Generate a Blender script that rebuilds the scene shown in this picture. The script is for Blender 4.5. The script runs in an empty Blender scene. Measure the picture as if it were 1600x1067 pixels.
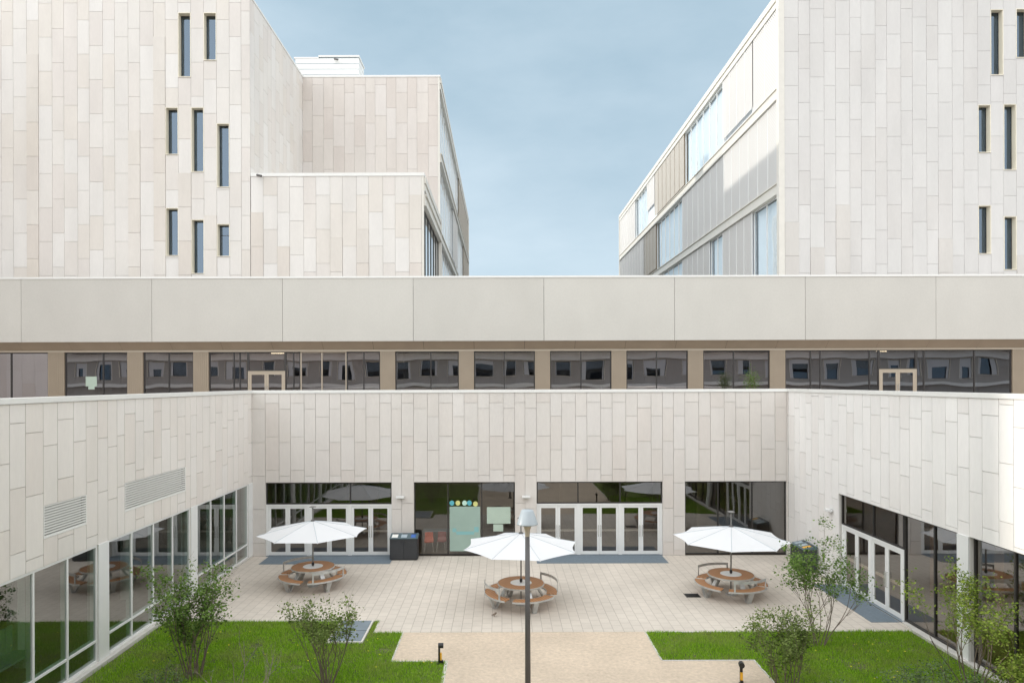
import bpy, math, random
from mathutils import Vector
R = math.radians
random.seed(7)
scene = bpy.context.scene
col = scene.collection

# ------------------------------------------------------------------ camera
CZ = 7.7                     # eye height above the court paving
cam_data = bpy.data.cameras.new("camera")
cam = bpy.data.objects.new("camera", cam_data)
col.objects.link(cam)
cam.location = (0, 0, CZ)
cam.rotation_euler = (R(90), R(0.18), 0)
cam_data.sensor_width = 36
cam_data.lens = 24.0
cam_data.shift_x = 0.0106
cam_data.shift_y = 0.0397
cam_data.clip_end = 3000
scene.camera = cam

# ------------------------------------------------------------------ sky and sun
SUN_EL, SUN_TO = 15.9, (-1.0, 0.012)          # low sun on the left of the picture
az = math.atan2(SUN_TO[0], SUN_TO[1])
w = bpy.data.worlds.new("World"); scene.world = w; w.use_nodes = True
nt = w.node_tree; nt.nodes.clear(); N = nt.nodes.new; L = nt.links.new
out = N("ShaderNodeOutputWorld"); bg = N("ShaderNodeBackground")
sky = N("ShaderNodeTexSky"); sky.sky_type = 'NISHITA'; sky.sun_disc = False
sky.sun_elevation = R(SUN_EL); sky.sun_rotation = az
sky.altitude = 300; sky.air_density = 1.0; sky.dust_density = 0.6; sky.ozone_density = 1.6
hsv = N("ShaderNodeHueSaturation"); hsv.inputs['Saturation'].default_value = 0.55; hsv.inputs['Value'].default_value = 1.37
L(sky.outputs[0], hsv.inputs['Color'])
tc = N("ShaderNodeTexCoord")
mp = N("ShaderNodeMapping"); mp.inputs['Scale'].default_value = (1.0, 1.0, 2.6); mp.inputs['Rotation'].default_value = (0.1, 0.25, 0.3)
L(tc.outputs['Generated'], mp.inputs['Vector'])
nz = N("ShaderNodeTexNoise"); nz.inputs['Scale'].default_value = 1.7; nz.inputs['Detail'].default_value = 7; nz.inputs['Roughness'].default_value = 0.55
L(mp.outputs[0], nz.inputs['Vector'])
ramp = N("ShaderNodeValToRGB"); ramp.color_ramp.elements[0].position = 0.42; ramp.color_ramp.elements[1].position = 0.78
ramp.color_ramp.elements[0].color = (0, 0, 0, 1); ramp.color_ramp.elements[1].color = (0.12, 0.12, 0.12, 1)
L(nz.outputs['Fac'], ramp.inputs[0])
# added brightness in the unseen sky, stronger to the left, to light the court
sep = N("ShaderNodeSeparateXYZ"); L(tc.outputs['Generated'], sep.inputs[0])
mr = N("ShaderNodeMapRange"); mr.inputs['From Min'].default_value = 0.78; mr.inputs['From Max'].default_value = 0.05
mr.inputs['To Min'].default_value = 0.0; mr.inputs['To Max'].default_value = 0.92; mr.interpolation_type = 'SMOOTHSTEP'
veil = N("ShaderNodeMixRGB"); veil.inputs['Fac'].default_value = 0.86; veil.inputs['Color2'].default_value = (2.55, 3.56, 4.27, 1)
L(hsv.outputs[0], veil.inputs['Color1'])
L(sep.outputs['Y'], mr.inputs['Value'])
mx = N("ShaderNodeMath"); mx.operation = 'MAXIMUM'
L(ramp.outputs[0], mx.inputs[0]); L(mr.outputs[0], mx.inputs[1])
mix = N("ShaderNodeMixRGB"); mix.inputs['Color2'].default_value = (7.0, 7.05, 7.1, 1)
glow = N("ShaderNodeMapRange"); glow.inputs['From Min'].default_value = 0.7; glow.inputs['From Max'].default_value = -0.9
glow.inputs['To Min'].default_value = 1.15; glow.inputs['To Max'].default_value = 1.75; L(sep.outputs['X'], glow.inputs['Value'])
cloud_fill = N("ShaderNodeVectorMath"); cloud_fill.operation = 'SCALE'; cloud_fill.inputs[0].default_value = (9.52, 9.59, 9.66)
L(glow.outputs[0], cloud_fill.inputs['Scale']); L(cloud_fill.outputs[0], mix.inputs['Color2'])
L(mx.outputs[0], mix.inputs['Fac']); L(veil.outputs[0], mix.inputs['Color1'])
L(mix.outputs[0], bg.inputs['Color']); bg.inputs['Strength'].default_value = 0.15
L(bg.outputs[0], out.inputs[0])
sd = bpy.data.lights.new("sun", 'SUN'); sd.energy = 2.0; sd.angle = R(0.9); sd.color = (1.0, 0.93, 0.84)
so = bpy.data.objects.new("sun", sd); col.objects.link(so)
d = Vector((SUN_TO[0], SUN_TO[1], 0)).normalized() * math.cos(R(SUN_EL)) + Vector((0, 0, math.sin(R(SUN_EL))))
so.rotation_euler = d.to_track_quat('Z', 'Y').to_euler(); so.location = (-30, 0, 60)

scene.view_settings.view_transform = 'Standard'
scene.view_settings.look = 'None'
scene.view_settings.exposure = 0.17
scene.view_settings.gamma = 1.0

# ------------------------------------------------------------------ materials
def new_mat(name):
    m = bpy.data.materials.new(name); m.use_nodes = True
    return m, m.node_tree, m.node_tree.nodes["Principled BSDF"]

def mat_plain(name, c, rough=0.6, metal=0.0, noise=0.0, nscale=3.0, bump=0.0, bscale=40.0, fine=0.0, fscale=30, stretch=(1, 1, 1)):
    m, t, p = new_mat(name)
    p.inputs['Roughness'].default_value = rough; p.inputs['Metallic'].default_value = metal
    p.inputs['Base Color'].default_value = (*c, 1)
    g = t.nodes.new("ShaderNodeNewGeometry"); mpp = t.nodes.new("ShaderNodeMapping")
    mpp.inputs['Scale'].default_value = stretch
    t.links.new(g.outputs['Position'], mpp.inputs['Vector'])
    if noise > 0:
        n = t.nodes.new("ShaderNodeTexNoise"); n.inputs['Scale'].default_value = nscale; n.inputs['Detail'].default_value = 6
        t.links.new(mpp.outputs[0], n.inputs['Vector'])
        r = t.nodes.new("ShaderNodeMapRange"); r.inputs['From Min'].default_value = 0.3; r.inputs['From Max'].default_value = 0.7
        r.inputs['To Min'].default_value = 1 - noise; r.inputs['To Max'].default_value = 1 + noise
        t.links.new(n.outputs['Fac'], r.inputs['Value'])
        v = t.nodes.new("ShaderNodeVectorMath"); v.operation = 'SCALE'; v.inputs[0].default_value = c
        sc_ = r.outputs[0]
        if fine > 0:
            nf = t.nodes.new("ShaderNodeTexNoise"); nf.inputs['Scale'].default_value = fscale; nf.inputs['Detail'].default_value = 4; nf.inputs['Roughness'].default_value = 0.7
            t.links.new(mpp.outputs[0], nf.inputs['Vector'])
            rf = t.nodes.new("ShaderNodeMapRange"); rf.inputs['From Min'].default_value = 0.3; rf.inputs['From Max'].default_value = 0.7
            rf.inputs['To Min'].default_value = 1 - fine; rf.inputs['To Max'].default_value = 1 + fine
            t.links.new(nf.outputs['Fac'], rf.inputs['Value'])
            mm_ = t.nodes.new("ShaderNodeMath"); mm_.operation = 'MULTIPLY'
            t.links.new(sc_, mm_.inputs[0]); t.links.new(rf.outputs[0], mm_.inputs[1]); sc_ = mm_.outputs[0]
        t.links.new(sc_, v.inputs['Scale']); t.links.new(v.outputs[0], p.inputs['Base Color'])
    if bump > 0:
        n2 = t.nodes.new("ShaderNodeTexNoise"); n2.inputs['Scale'].default_value = bscale; n2.inputs['Detail'].default_value = 4
        t.links.new(mpp.outputs[0], n2.inputs['Vector'])
        b = t.nodes.new("ShaderNodeBump"); b.inputs['Strength'].default_value = bump; b.inputs['Distance'].default_value = 0.02
        t.links.new(n2.outputs['Fac'], b.inputs['Height']); t.links.new(b.outputs[0], p.inputs['Normal'])
    return m

def mat_attr(name, rough=0.75, noise=0.05, nscale=1.2, fine=0.018, bump=0.0, stretch=(1, 1, 0.25), spec=0.3):
    """base colour from each panel's own stone tone"""
    m, t, p = new_mat(name); nn = t.nodes.new; ll = t.links.new
    p.inputs['Roughness'].default_value = rough; p.inputs['Specular IOR Level'].default_value = spec
    a = nn("ShaderNodeAttribute"); a.attribute_name = "tone"
    g = nn("ShaderNodeNewGeometry"); mpp = nn("ShaderNodeMapping"); mpp.inputs['Scale'].default_value = stretch
    ll(g.outputs['Position'], mpp.inputs['Vector'])
    n = nn("ShaderNodeTexNoise"); n.inputs['Scale'].default_value = nscale; n.inputs['Detail'].default_value = 8; n.inputs['Roughness'].default_value = 0.6
    ll(mpp.outputs[0], n.inputs['Vector'])
    n3 = nn("ShaderNodeTexNoise"); n3.inputs['Scale'].default_value = 14; n3.inputs['Detail'].default_value = 4
    ll(mpp.outputs[0], n3.inputs['Vector'])
    r = nn("ShaderNodeMapRange"); r.inputs['From Min'].default_value = 0.3; r.inputs['From Max'].default_value = 0.7
    r.inputs['To Min'].default_value = 1 - noise; r.inputs['To Max'].default_value = 1 + noise * 0.6
    ll(n.outputs['Fac'], r.inputs['Value'])
    r2 = nn("ShaderNodeMapRange"); r2.inputs['From Min'].default_value = 0.3; r2.inputs['From Max'].default_value = 0.7
    r2.inputs['To Min'].default_value = 1 - fine; r2.inputs['To Max'].default_value = 1 + fine
    ll(n3.outputs['Fac'], r2.inputs['Value'])
    mu = nn("ShaderNodeMath"); mu.operation = 'MULTIPLY'; ll(r.outputs[0], mu.inputs[0]); ll(r2.outputs[0], mu.inputs[1])
    v = nn("ShaderNodeVectorMath"); v.operation = 'SCALE'
    ll(a.outputs['Color'], v.inputs[0]); ll(mu.outputs[0], v.inputs['Scale']); ll(v.outputs[0], p.inputs['Base Color'])
    if bump:
        b = nn("ShaderNodeBump"); b.inputs['Strength'].default_value = bump; b.inputs['Distance'].default_value = 0.01
        ll(n3.outputs['Fac'], b.inputs['Height']); ll(b.outputs[0], p.inputs['Normal'])
    return m

def mat_glass(name, tint, f0=0.13, wave=0.0, wscale=0.6, gloss=(1, 1, 1)):
    m = bpy.data.materials.new(name); m.use_nodes = True; t = m.node_tree; t.nodes.clear(); nn = t.nodes.new; ll = t.links.new
    o = nn("ShaderNodeOutputMaterial"); mixs = nn("ShaderNodeMixShader"); tr = nn("ShaderNodeBsdfTransparent"); gl = nn("ShaderNodeBsdfGlossy")
    tr.inputs['Color'].default_value = (*tint, 1); gl.inputs['Roughness'].default_value = 0.005; gl.inputs['Color'].default_value = (*gloss, 1)
    g = nn("ShaderNodeNewGeometry"); dt = nn("ShaderNodeVectorMath"); dt.operation = 'DOT_PRODUCT'
    ll(g.outputs['Normal'], dt.inputs[0]); ll(g.outputs['Incoming'], dt.inputs[1])
    ab = nn("ShaderNodeMath"); ab.operation = 'ABSOLUTE'; ll(dt.outputs['Value'], ab.inputs[0])
    s = nn("ShaderNodeMath"); s.operation = 'SUBTRACT'; s.inputs[0].default_value = 1.0; ll(ab.outputs[0], s.inputs[1])
    pw = nn("ShaderNodeMath"); pw.operation = 'POWER'; pw.inputs[1].default_value = 4.0; ll(s.outputs[0], pw.inputs[0])
    mr_ = nn("ShaderNodeMapRange"); mr_.inputs['To Min'].default_value = f0; mr_.inputs['To Max'].default_value = 0.95
    ll(pw.outputs[0], mr_.inputs['Value'])
    ll(mr_.outputs[0], mixs.inputs['Fac']); ll(tr.outputs[0], mixs.inputs[1]); ll(gl.outputs[0], mixs.inputs[2]); ll(mixs.outputs[0], o.inputs[0])
    if wave:
        n = nn("ShaderNodeTexNoise"); n.inputs['Scale'].default_value = wscale; n.inputs['Detail'].default_value = 1.0
        ll(g.outputs['Position'], n.inputs['Vector'])
        b = nn("ShaderNodeBump"); b.inputs['Strength'].default_value = 1.0; b.inputs['Distance'].default_value = wave
        ll(n.outputs['Fac'], b.inputs['Height']); ll(b.outputs[0], gl.inputs['Normal'])
    return m

def mat_leaf(name, c1, c2, trans=0.35, patch=None):
    m = bpy.data.materials.new(name); m.use_nodes = True; t = m.node_tree; t.nodes.clear(); nn = t.nodes.new; ll = t.links.new
    o = nn("ShaderNodeOutputMaterial"); mixs = nn("ShaderNodeMixShader"); df = nn("ShaderNodeBsdfDiffuse"); tl = nn("ShaderNodeBsdfTranslucent")
    g = nn("ShaderNodeNewGeometry"); rp = nn("ShaderNodeValToRGB")
    rp.color_ramp.elements[0].color = (*c1, 1); rp.color_ramp.elements[1].color = (*c2, 1)
    ll(g.outputs['Random Per Island'], rp.inputs[0])
    cs = rp.outputs[0]
    if patch:
        n = nn("ShaderNodeTexNoise"); n.inputs['Scale'].default_value = 0.9; n.inputs['Detail'].default_value = 7; n.inputs['Roughness'].default_value = 0.7
        ll(g.outputs['Position'], n.inputs['Vector'])
        pr = nn("ShaderNodeMapRange"); pr.inputs['From Min'].default_value = 0.44; pr.inputs['From Max'].default_value = 0.68; pr.inputs['To Max'].default_value = 0.85
        ll(n.outputs['Fac'], pr.inputs['Value'])
        mc = nn("ShaderNodeMixRGB"); mc.inputs['Color2'].default_value = (*patch, 1)
        ll(pr.outputs[0], mc.inputs['Fac']); ll(cs, mc.inputs['Color1']); cs = mc.outputs[0]
    ll(cs, df.inputs['Color']); ll(cs, tl.inputs['Color'])
    mixs.inputs['Fac'].default_value = trans
    ll(df.outputs[0], mixs.inputs[1]); ll(tl.outputs[0], mixs.inputs[2]); ll(mixs.outputs[0], o.inputs[0])
    return m

def mat_pavers():
    m, t, p = new_mat("court_pavers"); nn = t.nodes.new; ll = t.links.new
    g = nn("ShaderNodeNewGeometry"); mpp = nn("ShaderNodeMapping"); mpp.inputs['Rotation'].default_value = (0, 0, R(90))
    ll(g.outputs['Position'], mpp.inputs['Vector'])
    br = nn("ShaderNodeTexBrick"); br.offset = 0.5; br.squash = 1.0
    br.inputs['Scale'].default_value = 1.0; br.inputs['Brick Width'].default_value = 0.45; br.inputs['Row Height'].default_value = 0.315
    br.inputs['Mortar Size'].default_value = 0.009; br.inputs['Mortar Smooth'].default_value = 0.3; br.inputs['Bias'].default_value = 0.0
    br.inputs['Color1'].default_value = (0.545, 0.495, 0.43, 1); br.inputs['Color2'].default_value = (0.575, 0.523, 0.455, 1); br.inputs['Mortar'].default_value = (0.37, 0.33, 0.285, 1)
    ll(mpp.outputs[0], br.inputs['Vector'])
    n = nn("ShaderNodeTexNoise"); n.inputs['Scale'].default_value = 0.5; n.inputs['Detail'].default_value = 8; n.inputs['Roughness'].default_value = 0.65
    ll(g.outputs['Position'], n.inputs['Vector'])
    r = nn("ShaderNodeMapRange"); r.inputs['From Min'].default_value = 0.3; r.inputs['From Max'].default_value = 0.7; r.inputs['To Min'].default_value = 0.88; r.inputs['To Max'].default_value = 1.08
    ll(n.outputs['Fac'], r.inputs['Value'])
    v = nn("ShaderNodeVectorMath"); v.operation = 'SCALE'; ll(br.outputs['Color'], v.inputs[0]); ll(r.outputs[0], v.inputs['Scale'])
    ll(v.outputs[0], p.inputs['Base Color']); p.inputs['Roughness'].default_value = 0.8
    b = nn("ShaderNodeBump"); b.inputs['Strength'].default_value = 0.5; b.inputs['Distance'].default_value = 0.01; b.invert = True
    ll(br.outputs['Fac'], b.inputs['Height']); ll(b.outputs[0], p.inputs['Normal'])
    return m

def mat_screen(name, c, hole=0.3, pitch=0.11):
    """perforated sheet: round holes through the metal"""
    m = bpy.data.materials.new(name); m.use_nodes = True; t = m.node_tree; t.nodes.clear(); nn = t.nodes.new; ll = t.links.new
    o = nn("ShaderNodeOutputMaterial"); mixs = nn("ShaderNodeMixShader"); df = nn("ShaderNodeBsdfDiffuse"); tr = nn("ShaderNodeBsdfTransparent")
    df.inputs['Color'].default_value = (*c, 1)
    g = nn("ShaderNodeNewGeometry"); sp = nn("ShaderNodeSeparateXYZ"); ll(g.outputs['Position'], sp.inputs[0])
    def wave(sock):
        a = nn("ShaderNodeMath"); a.operation = 'MULTIPLY'; a.inputs[1].default_value = 2 * math.pi / pitch; ll(sock, a.inputs[0])
        s_ = nn("ShaderNodeMath"); s_.operation = 'SINE'; ll(a.outputs[0], s_.inputs[0]); return s_
    wy, wz = wave(sp.outputs['Y']), wave(sp.outputs['Z'])
    ml = nn("ShaderNodeMath"); ml.operation = 'MULTIPLY'; ll(wy.outputs[0], ml.inputs[0]); ll(wz.outputs[0], ml.inputs[1])
    gt = nn("ShaderNodeMath"); gt.operation = 'GREATER_THAN'; gt.inputs[1].default_value = hole; ll(ml.outputs[0], gt.inputs[0])
    ll(gt.outputs[0], mixs.inputs['Fac']); ll(df.outputs[0], mixs.inputs[1]); ll(tr.outputs[0], mixs.inputs[2]); ll(mixs.outputs[0], o.inputs[0])
    return m

def mat_wood(name):
    m, t, p = new_mat(name); nn = t.nodes.new; ll = t.links.new
    tcn = nn("ShaderNodeTexCoord"); wv = nn("ShaderNodeTexWave"); wv.wave_type = 'BANDS'; wv.bands_direction = 'X'
    wv.inputs['Scale'].default_value = 3.2; wv.inputs['Distortion'].default_value = 0.6; wv.inputs['Detail'].default_value = 3
    ll(tcn.outputs['Object'], wv.inputs['Vector'])
    rp = nn("ShaderNodeValToRGB"); rp.color_ramp.elements[0].color = (0.26, 0.12, 0.055, 1); rp.color_ramp.elements[1].color = (0.50, 0.26, 0.125, 1)
    rp.color_ramp.elements[0].position = 0.0; rp.color_ramp.elements[1].position = 0.25
    ll(wv.outputs['Fac'], rp.inputs[0]); ll(rp.outputs[0], p.inputs['Base Color']); p.inputs['Roughness'].default_value = 0.55
    return m

def mat_emit(name, c, s):
    m, t, p = new_mat(name); p.inputs['Emission Color'].default_value = (*c, 1); p.inputs['Emission Strength'].default_value = s
    return m

M = dict(
    stone=mat_attr("pale_stone", noise=0.06, nscale=0.9),
    concrete=mat_attr("cast_fascia", noise=0.05, nscale=0.5, fine=0.025, stretch=(1, 1, 0.6)),
    core=mat_plain("joint_backing", (0.57, 0.55, 0.515), 0.9),
    coping=mat_plain("white_coping", (0.73, 0.73, 0.705), 0.4, noise=0.02),
    cream=mat_plain("cream_metal", (0.66, 0.64, 0.585), 0.45, noise=0.03),
    lining=mat_plain("warm_lining", (0.82, 0.77, 0.64), 0.5),
    whitemet=mat_plain("white_metal", (0.74, 0.75, 0.74), 0.35, noise=0.02),
    dkframe=mat_plain("dark_frame", (0.035, 0.032, 0.030), 0.4, noise=0.1),
    tan=mat_plain("tan_metal", (0.31, 0.255, 0.19), 0.45, noise=0.04, nscale=1.5),
    tan_dark=mat_plain("tan_soffit", (0.33, 0.265, 0.195), 0.5, noise=0.05, nscale=1.5),
    tanframe=mat_plain("tan_frame", (0.42, 0.36, 0.28), 0.4),
    wallint=mat_plain("interior_plaster", (0.34, 0.31, 0.27), 0.8, noise=0.05),
    wallwarm=mat_plain("interior_warm_panel", (0.40, 0.29, 0.20), 0.7, noise=0.08),
    floorint=mat_plain("interior_floor", (0.22, 0.17, 0.12), 0.35, noise=0.12, nscale=1.2),
    ceil=mat_plain("interior_ceiling", (0.30, 0.30, 0.29), 0.8),
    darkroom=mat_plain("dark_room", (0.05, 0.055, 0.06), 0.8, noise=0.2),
    roof=mat_plain("roof_gravel", (0.34, 0.31, 0.28), 0.9, noise=0.15, nscale=2, bump=0.3),
    deck=mat_plain("terrace_slabs", (0.36, 0.31, 0.27), 0.8, noise=0.08),
    ground=mat_plain("far_ground", (0.20, 0.19, 0.17), 0.9, noise=0.15, nscale=0.05),
    gravel=mat_plain("tan_gravel", (0.555, 0.46, 0.355), 0.95, noise=0.09, nscale=0.6, fine=0.15, fscale=9, bump=0.9, bscale=45),
    soil=mat_plain("lawn_soil", (0.10, 0.12, 0.035), 0.95, noise=0.4, nscale=1.3, bump=0.5),
    mat=mat_plain("slate_mat", (0.14, 0.178, 0.21), 0.8, noise=0.08, nscale=9, bump=0.3, bscale=120),
    hatch=mat_plain("hatch_metal", (0.17, 0.21, 0.24), 0.5, noise=0.08),
    kerb=mat_plain("kerb_stone", (0.55, 0.53, 0.49), 0.8, noise=0.08),
    galv=mat_plain("galvanised_steel", (0.55, 0.56, 0.55), 0.38, metal=0.55, noise=0.15, nscale=6),
    mast=mat_plain("dull_steel", (0.24, 0.235, 0.225), 0.4, metal=0.4),
    post=mat_plain("lamp_post_paint", (0.085, 0.08, 0.078), 0.42, noise=0.06),
    shade=mat_plain("lamp_shade_white", (0.35, 0.40, 0.43), 0.3),
    brass=mat_plain("lamp_neck", (0.45, 0.40, 0.32), 0.4, metal=0.4),
    black=mat_plain("black_paint", (0.016, 0.016, 0.017), 0.4),
    bin=mat_plain("bin_charcoal", (0.035, 0.038, 0.043), 0.45, noise=0.1),
    bintop=mat_plain("bin_lid_slate", (0.075, 0.12, 0.14), 0.4),
    white=mat_plain("white_sticker", (0.80, 0.80, 0.76), 0.5),
    blue=mat_plain("blue_sticker", (0.05, 0.14, 0.45), 0.5),
    greysticker=mat_plain("grey_sticker", (0.35, 0.42, 0.47), 0.5),
    yellow=mat_plain("yellow_paint", (0.80, 0.42, 0.03), 0.5),
    wood=mat_wood("red_brown_slats"),
    disc=mat_plain("table_disc", (0.86, 0.87, 0.87), 0.4),
    orange=mat_plain("orange_plastic", (0.62, 0.10, 0.03), 0.4),
    maroon=mat_plain("maroon_plastic", (0.30, 0.06, 0.05), 0.4),
    chrome=mat_plain("chrome", (0.7, 0.7, 0.7), 0.25, metal=0.8),
    screenback=mat_plain("screen_back", (0.74, 0.80, 0.86), 0.6),
    film=mat_plain("pale_green_film", (0.31, 0.42, 0.37), 0.5, noise=0.05, nscale=1.5),
    paper=mat_plain("paper_green", (0.42, 0.52, 0.44), 0.7, noise=0.03, nscale=4),
    teal=mat_plain("teal_paper", (0.10, 0.42, 0.50), 0.6), lime=mat_plain("lime_paper", (0.62, 0.62, 0.24), 0.6),
    mint=mat_plain("mint_paper", (0.50, 0.72, 0.62), 0.6), ltteal=mat_plain("light_teal_print", (0.22, 0.45, 0.46), 0.6),
    curtain=mat_plain("curtain_cloth", (0.86, 0.89, 0.90), 0.8, noise=0.04, nscale=2, stretch=(1, 5, .3)),
    curtaingrey=mat_plain("grey_curtain", (0.60, 0.61, 0.63), 0.8),
    scr=mat_screen("perforated_white", (0.60, 0.595, 0.58), 0.62, 0.2),
    scrtan=mat_screen("perforated_tan", (0.48, 0.46, 0.42), 0.62, 0.2),
    g_court=mat_glass("court_glass", (0.50, 0.47, 0.42), 0.19, 0.010, 0.5),
    g_clear=mat_glass("clear_glass", (0.80, 0.78, 0.74), 0.12, 0.008, 0.5),
    g_left=mat_glass("green_glass", (0.50, 0.62, 0.56), 0.24, 0.004, 0.5),
    g_right=mat_glass("brown_glass", (0.66, 0.58, 0.47), 0.24, 0.006, 0.5),
    g_strip=mat_glass("terrace_glass", (0.42, 0.43, 0.45), 0.40, 0.0065, 0.5, (1, 0.95, 0.985)),
    g_slot=mat_glass("slot_glass", (0.30, 0.40, 0.50), 0.17, 0.004, 0.3, (0.62, 0.80, 1.0)),
    g_side=mat_glass("curtain_glass", (0.88, 0.93, 0.96), 0.14, 0.01, 0.3),
    pavers=mat_pavers(),
    bark=mat_plain("shrub_bark", (0.17, 0.135, 0.10), 0.9, noise=0.2, nscale=8),
    twig=mat_plain("pale_twig", (0.27, 0.24, 0.17), 0.9, noise=0.2, nscale=8),
    leaf_dark=mat_leaf("leaf_mid_green", (0.07, 0.135, 0.03), (0.22, 0.33, 0.09)),
    leaf_olive=mat_leaf("leaf_olive", (0.075, 0.115, 0.03), (0.24, 0.31, 0.10)),
    leaf_light=mat_leaf("leaf_light", (0.10, 0.17, 0.025), (0.27, 0.34, 0.07)),
    leaf_grey=mat_leaf("leaf_grey_green", (0.08, 0.13, 0.05), (0.20, 0.27, 0.13)),
    grass=mat_leaf("grass_blade", (0.14, 0.32, 0.016), (0.38, 0.60, 0.055), 0.35, patch=(0.33, 0.40, 0.10)),
    dandelion=mat_plain("dandelion_yellow", (0.75, 0.62, 0.03), 0.7),
    lit=mat_emit("ceiling_light_lit", (1.0, 0.80, 0.5), 5.0),
)
def mat_canopy():
    m = bpy.data.materials.new("white_canvas"); m.use_nodes = True; t = m.node_tree; t.nodes.clear(); nn = t.nodes.new; ll = t.links.new
    o = nn("ShaderNodeOutputMaterial"); mixs = nn("ShaderNodeMixShader"); df = nn("ShaderNodeBsdfDiffuse"); tl = nn("ShaderNodeBsdfTranslucent")
    df.inputs['Color'].default_value = (0.73, 0.745, 0.76, 1); tl.inputs['Color'].default_value = (0.7, 0.7, 0.7, 1); mixs.inputs['Fac'].default_value = 0.2
    ll(df.outputs[0], mixs.inputs[1]); ll(tl.outputs[0], mixs.inputs[2]); ll(mixs.outputs[0], o.inputs[0]); return m
M['canvas'] = mat_canopy()

# ------------------------------------------------------------------ helpers
OFF = {}
class MB:
    def __init__(s): s.v, s.f, s.c, s.m = [], [], [], []
    def quad(s, pts, tone=(.7, .7, .7), mi=0):
        b = len(s.v); s.v += [tuple(p) for p in pts]; s.c += [tone] * len(pts); s.f.append(tuple(range(b, b + len(pts)))); s.m.append(mi)
    def box(s, x0, x1, y0, y1, z0, z1, tone=(.7, .7, .7), mi=0, skip_back=None):
        b = len(s.v)
        s.v += [(x0, y0, z0), (x1, y0, z0), (x1, y1, z0), (x0, y1, z0), (x0, y0, z1), (x1, y0, z1), (x1, y1, z1), (x0, y1, z1)]
        s.c += [tone] * 8
        for q in ((0, 3, 2, 1), (4, 5, 6, 7), (0, 1, 5, 4), (1, 2, 6, 5), (2, 3, 7, 6), (3, 0, 4, 7)):
            s.f.append(tuple(b + i for i in q)); s.m.append(mi)
    def fbox(s, F, u0, u1, v0, v1, d0, d1, tone=(.7, .7, .7), mi=0):
        p, q = F(u0, v0, d0), F(u1, v1, d1)
        s.box(min(p[0], q[0]), max(p[0], q[0]), min(p[1], q[1]), max(p[1], q[1]), min(p[2], q[2]), max(p[2], q[2]), tone, mi)
    def tube(s, pts, rad, n=8, mi=0, cap=True):
        """tube through points; rad a number or list"""
        pts = [Vector(p) for p in pts]
        rads = rad if isinstance(rad, (list, tuple)) else [rad] * len(pts)
        b0 = len(s.v); prev = None
        for i, p in enumerate(pts):
            d_ = (pts[min(i + 1, len(pts) - 1)] - pts[max(i - 1, 0)]).normalized()
            if prev is None:
                a = Vector((1, 0, 0)) if abs(d_.x) < 0.9 else Vector((0, 1, 0))
                a = (a - d_ * a.dot(d_)).normalized()
            else:
                a = (prev - d_ * prev.dot(d_)).normalized()
            prev = a; bb = d_.cross(a)
            for k in range(n):
                t = 2 * math.pi * k / n
                s.v.append(tuple(p + (a * math.cos(t) + bb * math.sin(t)) * rads[i])); s.c.append((.7, .7, .7))
        for i in range(len(pts) - 1):
            for k in range(n):
                k2 = (k + 1) % n
                s.f.append((b0 + i * n + k, b0 + i * n + k2, b0 + (i + 1) * n + k2, b0 + (i + 1) * n + k)); s.m.append(mi)
        if cap:
            s.f.append(tuple(b0 + k for k in reversed(range(n)))); s.m.append(mi)
            e = b0 + (len(pts) - 1) * n
            s.f.append(tuple(e + k for k in range(n))); s.m.append(mi)
    def lathe(s, prof, cx=0, cy=0, n=32, mi=0):
        s_b = len(s.v)
        for (r, z) in prof:
            for k in range(n):
                t = 2 * math.pi * k / n; s.v.append((cx + r * math.cos(t), cy + r * math.sin(t), z)); s.c.append((.7, .7, .7))
        for i in range(len(prof) - 1):
            for k in range(n):
                k2 = (k + 1) % n
                s.f.append((s_b + i * n + k, s_b + i * n + k2, s_b + (i + 1) * n + k2, s_b + (i + 1) * n + k)); s.m.append(mi)
    def arc_slab(s, r0, r1, z0, z1, a0, a1, n=14, mi=0):
        b = len(s.v)
        for i in range(n + 1):
            t = a0 + (a1 - a0) * i / n; c_, s_ = math.cos(t), math.sin(t)
            s.v += [(r0 * c_, r0 * s_, z0), (r1 * c_, r1 * s_, z0), (r1 * c_, r1 * s_, z1), (r0 * c_, r0 * s_, z1)]; s.c += [(.7, .7, .7)] * 4
        for i in range(n):
            o = b + i * 4
            for q in ((0, 1, 5, 4), (1, 2, 6, 5), (2, 3, 7, 6), (3, 0, 4, 7)):
                s.f.append(tuple(o + k for k in q)); s.m.append(mi)
        s.f.append((b, b + 3, b + 2, b + 1)); s.m.append(mi)
        e = b + n * 4; s.f.append((e, e + 1, e + 2, e + 3)); s.m.append(mi)
    def build(s, name, mats, parent=None, base=(0, 0, 0), smooth=False):
        if not isinstance(mats, (list, tuple)): mats = [mats]
        me = bpy.data.meshes.new(name)
        off = OFF.get(parent.name, (0, 0, 0)) if parent else base
        me.from_pydata([(a - off[0], b - off[1], c - off[2]) for a, b, c in s.v], [], s.f)
        for m_ in mats: me.materials.append(m_)
        if len(mats) > 1: me.polygons.foreach_set('material_index', s.m)
        at = me.color_attributes.new("tone", 'FLOAT_COLOR', 'POINT')
        flat = []
        for c_ in s.c: flat += [c_[0], c_[1], c_[2], 1.0]
        at.data.foreach_set('color', flat)
        if smooth: me.polygons.foreach_set('use_smooth', [True] * len(me.polygons))
        me.update()
        o = bpy.data.objects.new(name, me); col.objects.link(o)
        if parent: o.parent = parent; OFF[o.name] = off
        else: o.location = base; OFF[o.name] = base
        return o

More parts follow.
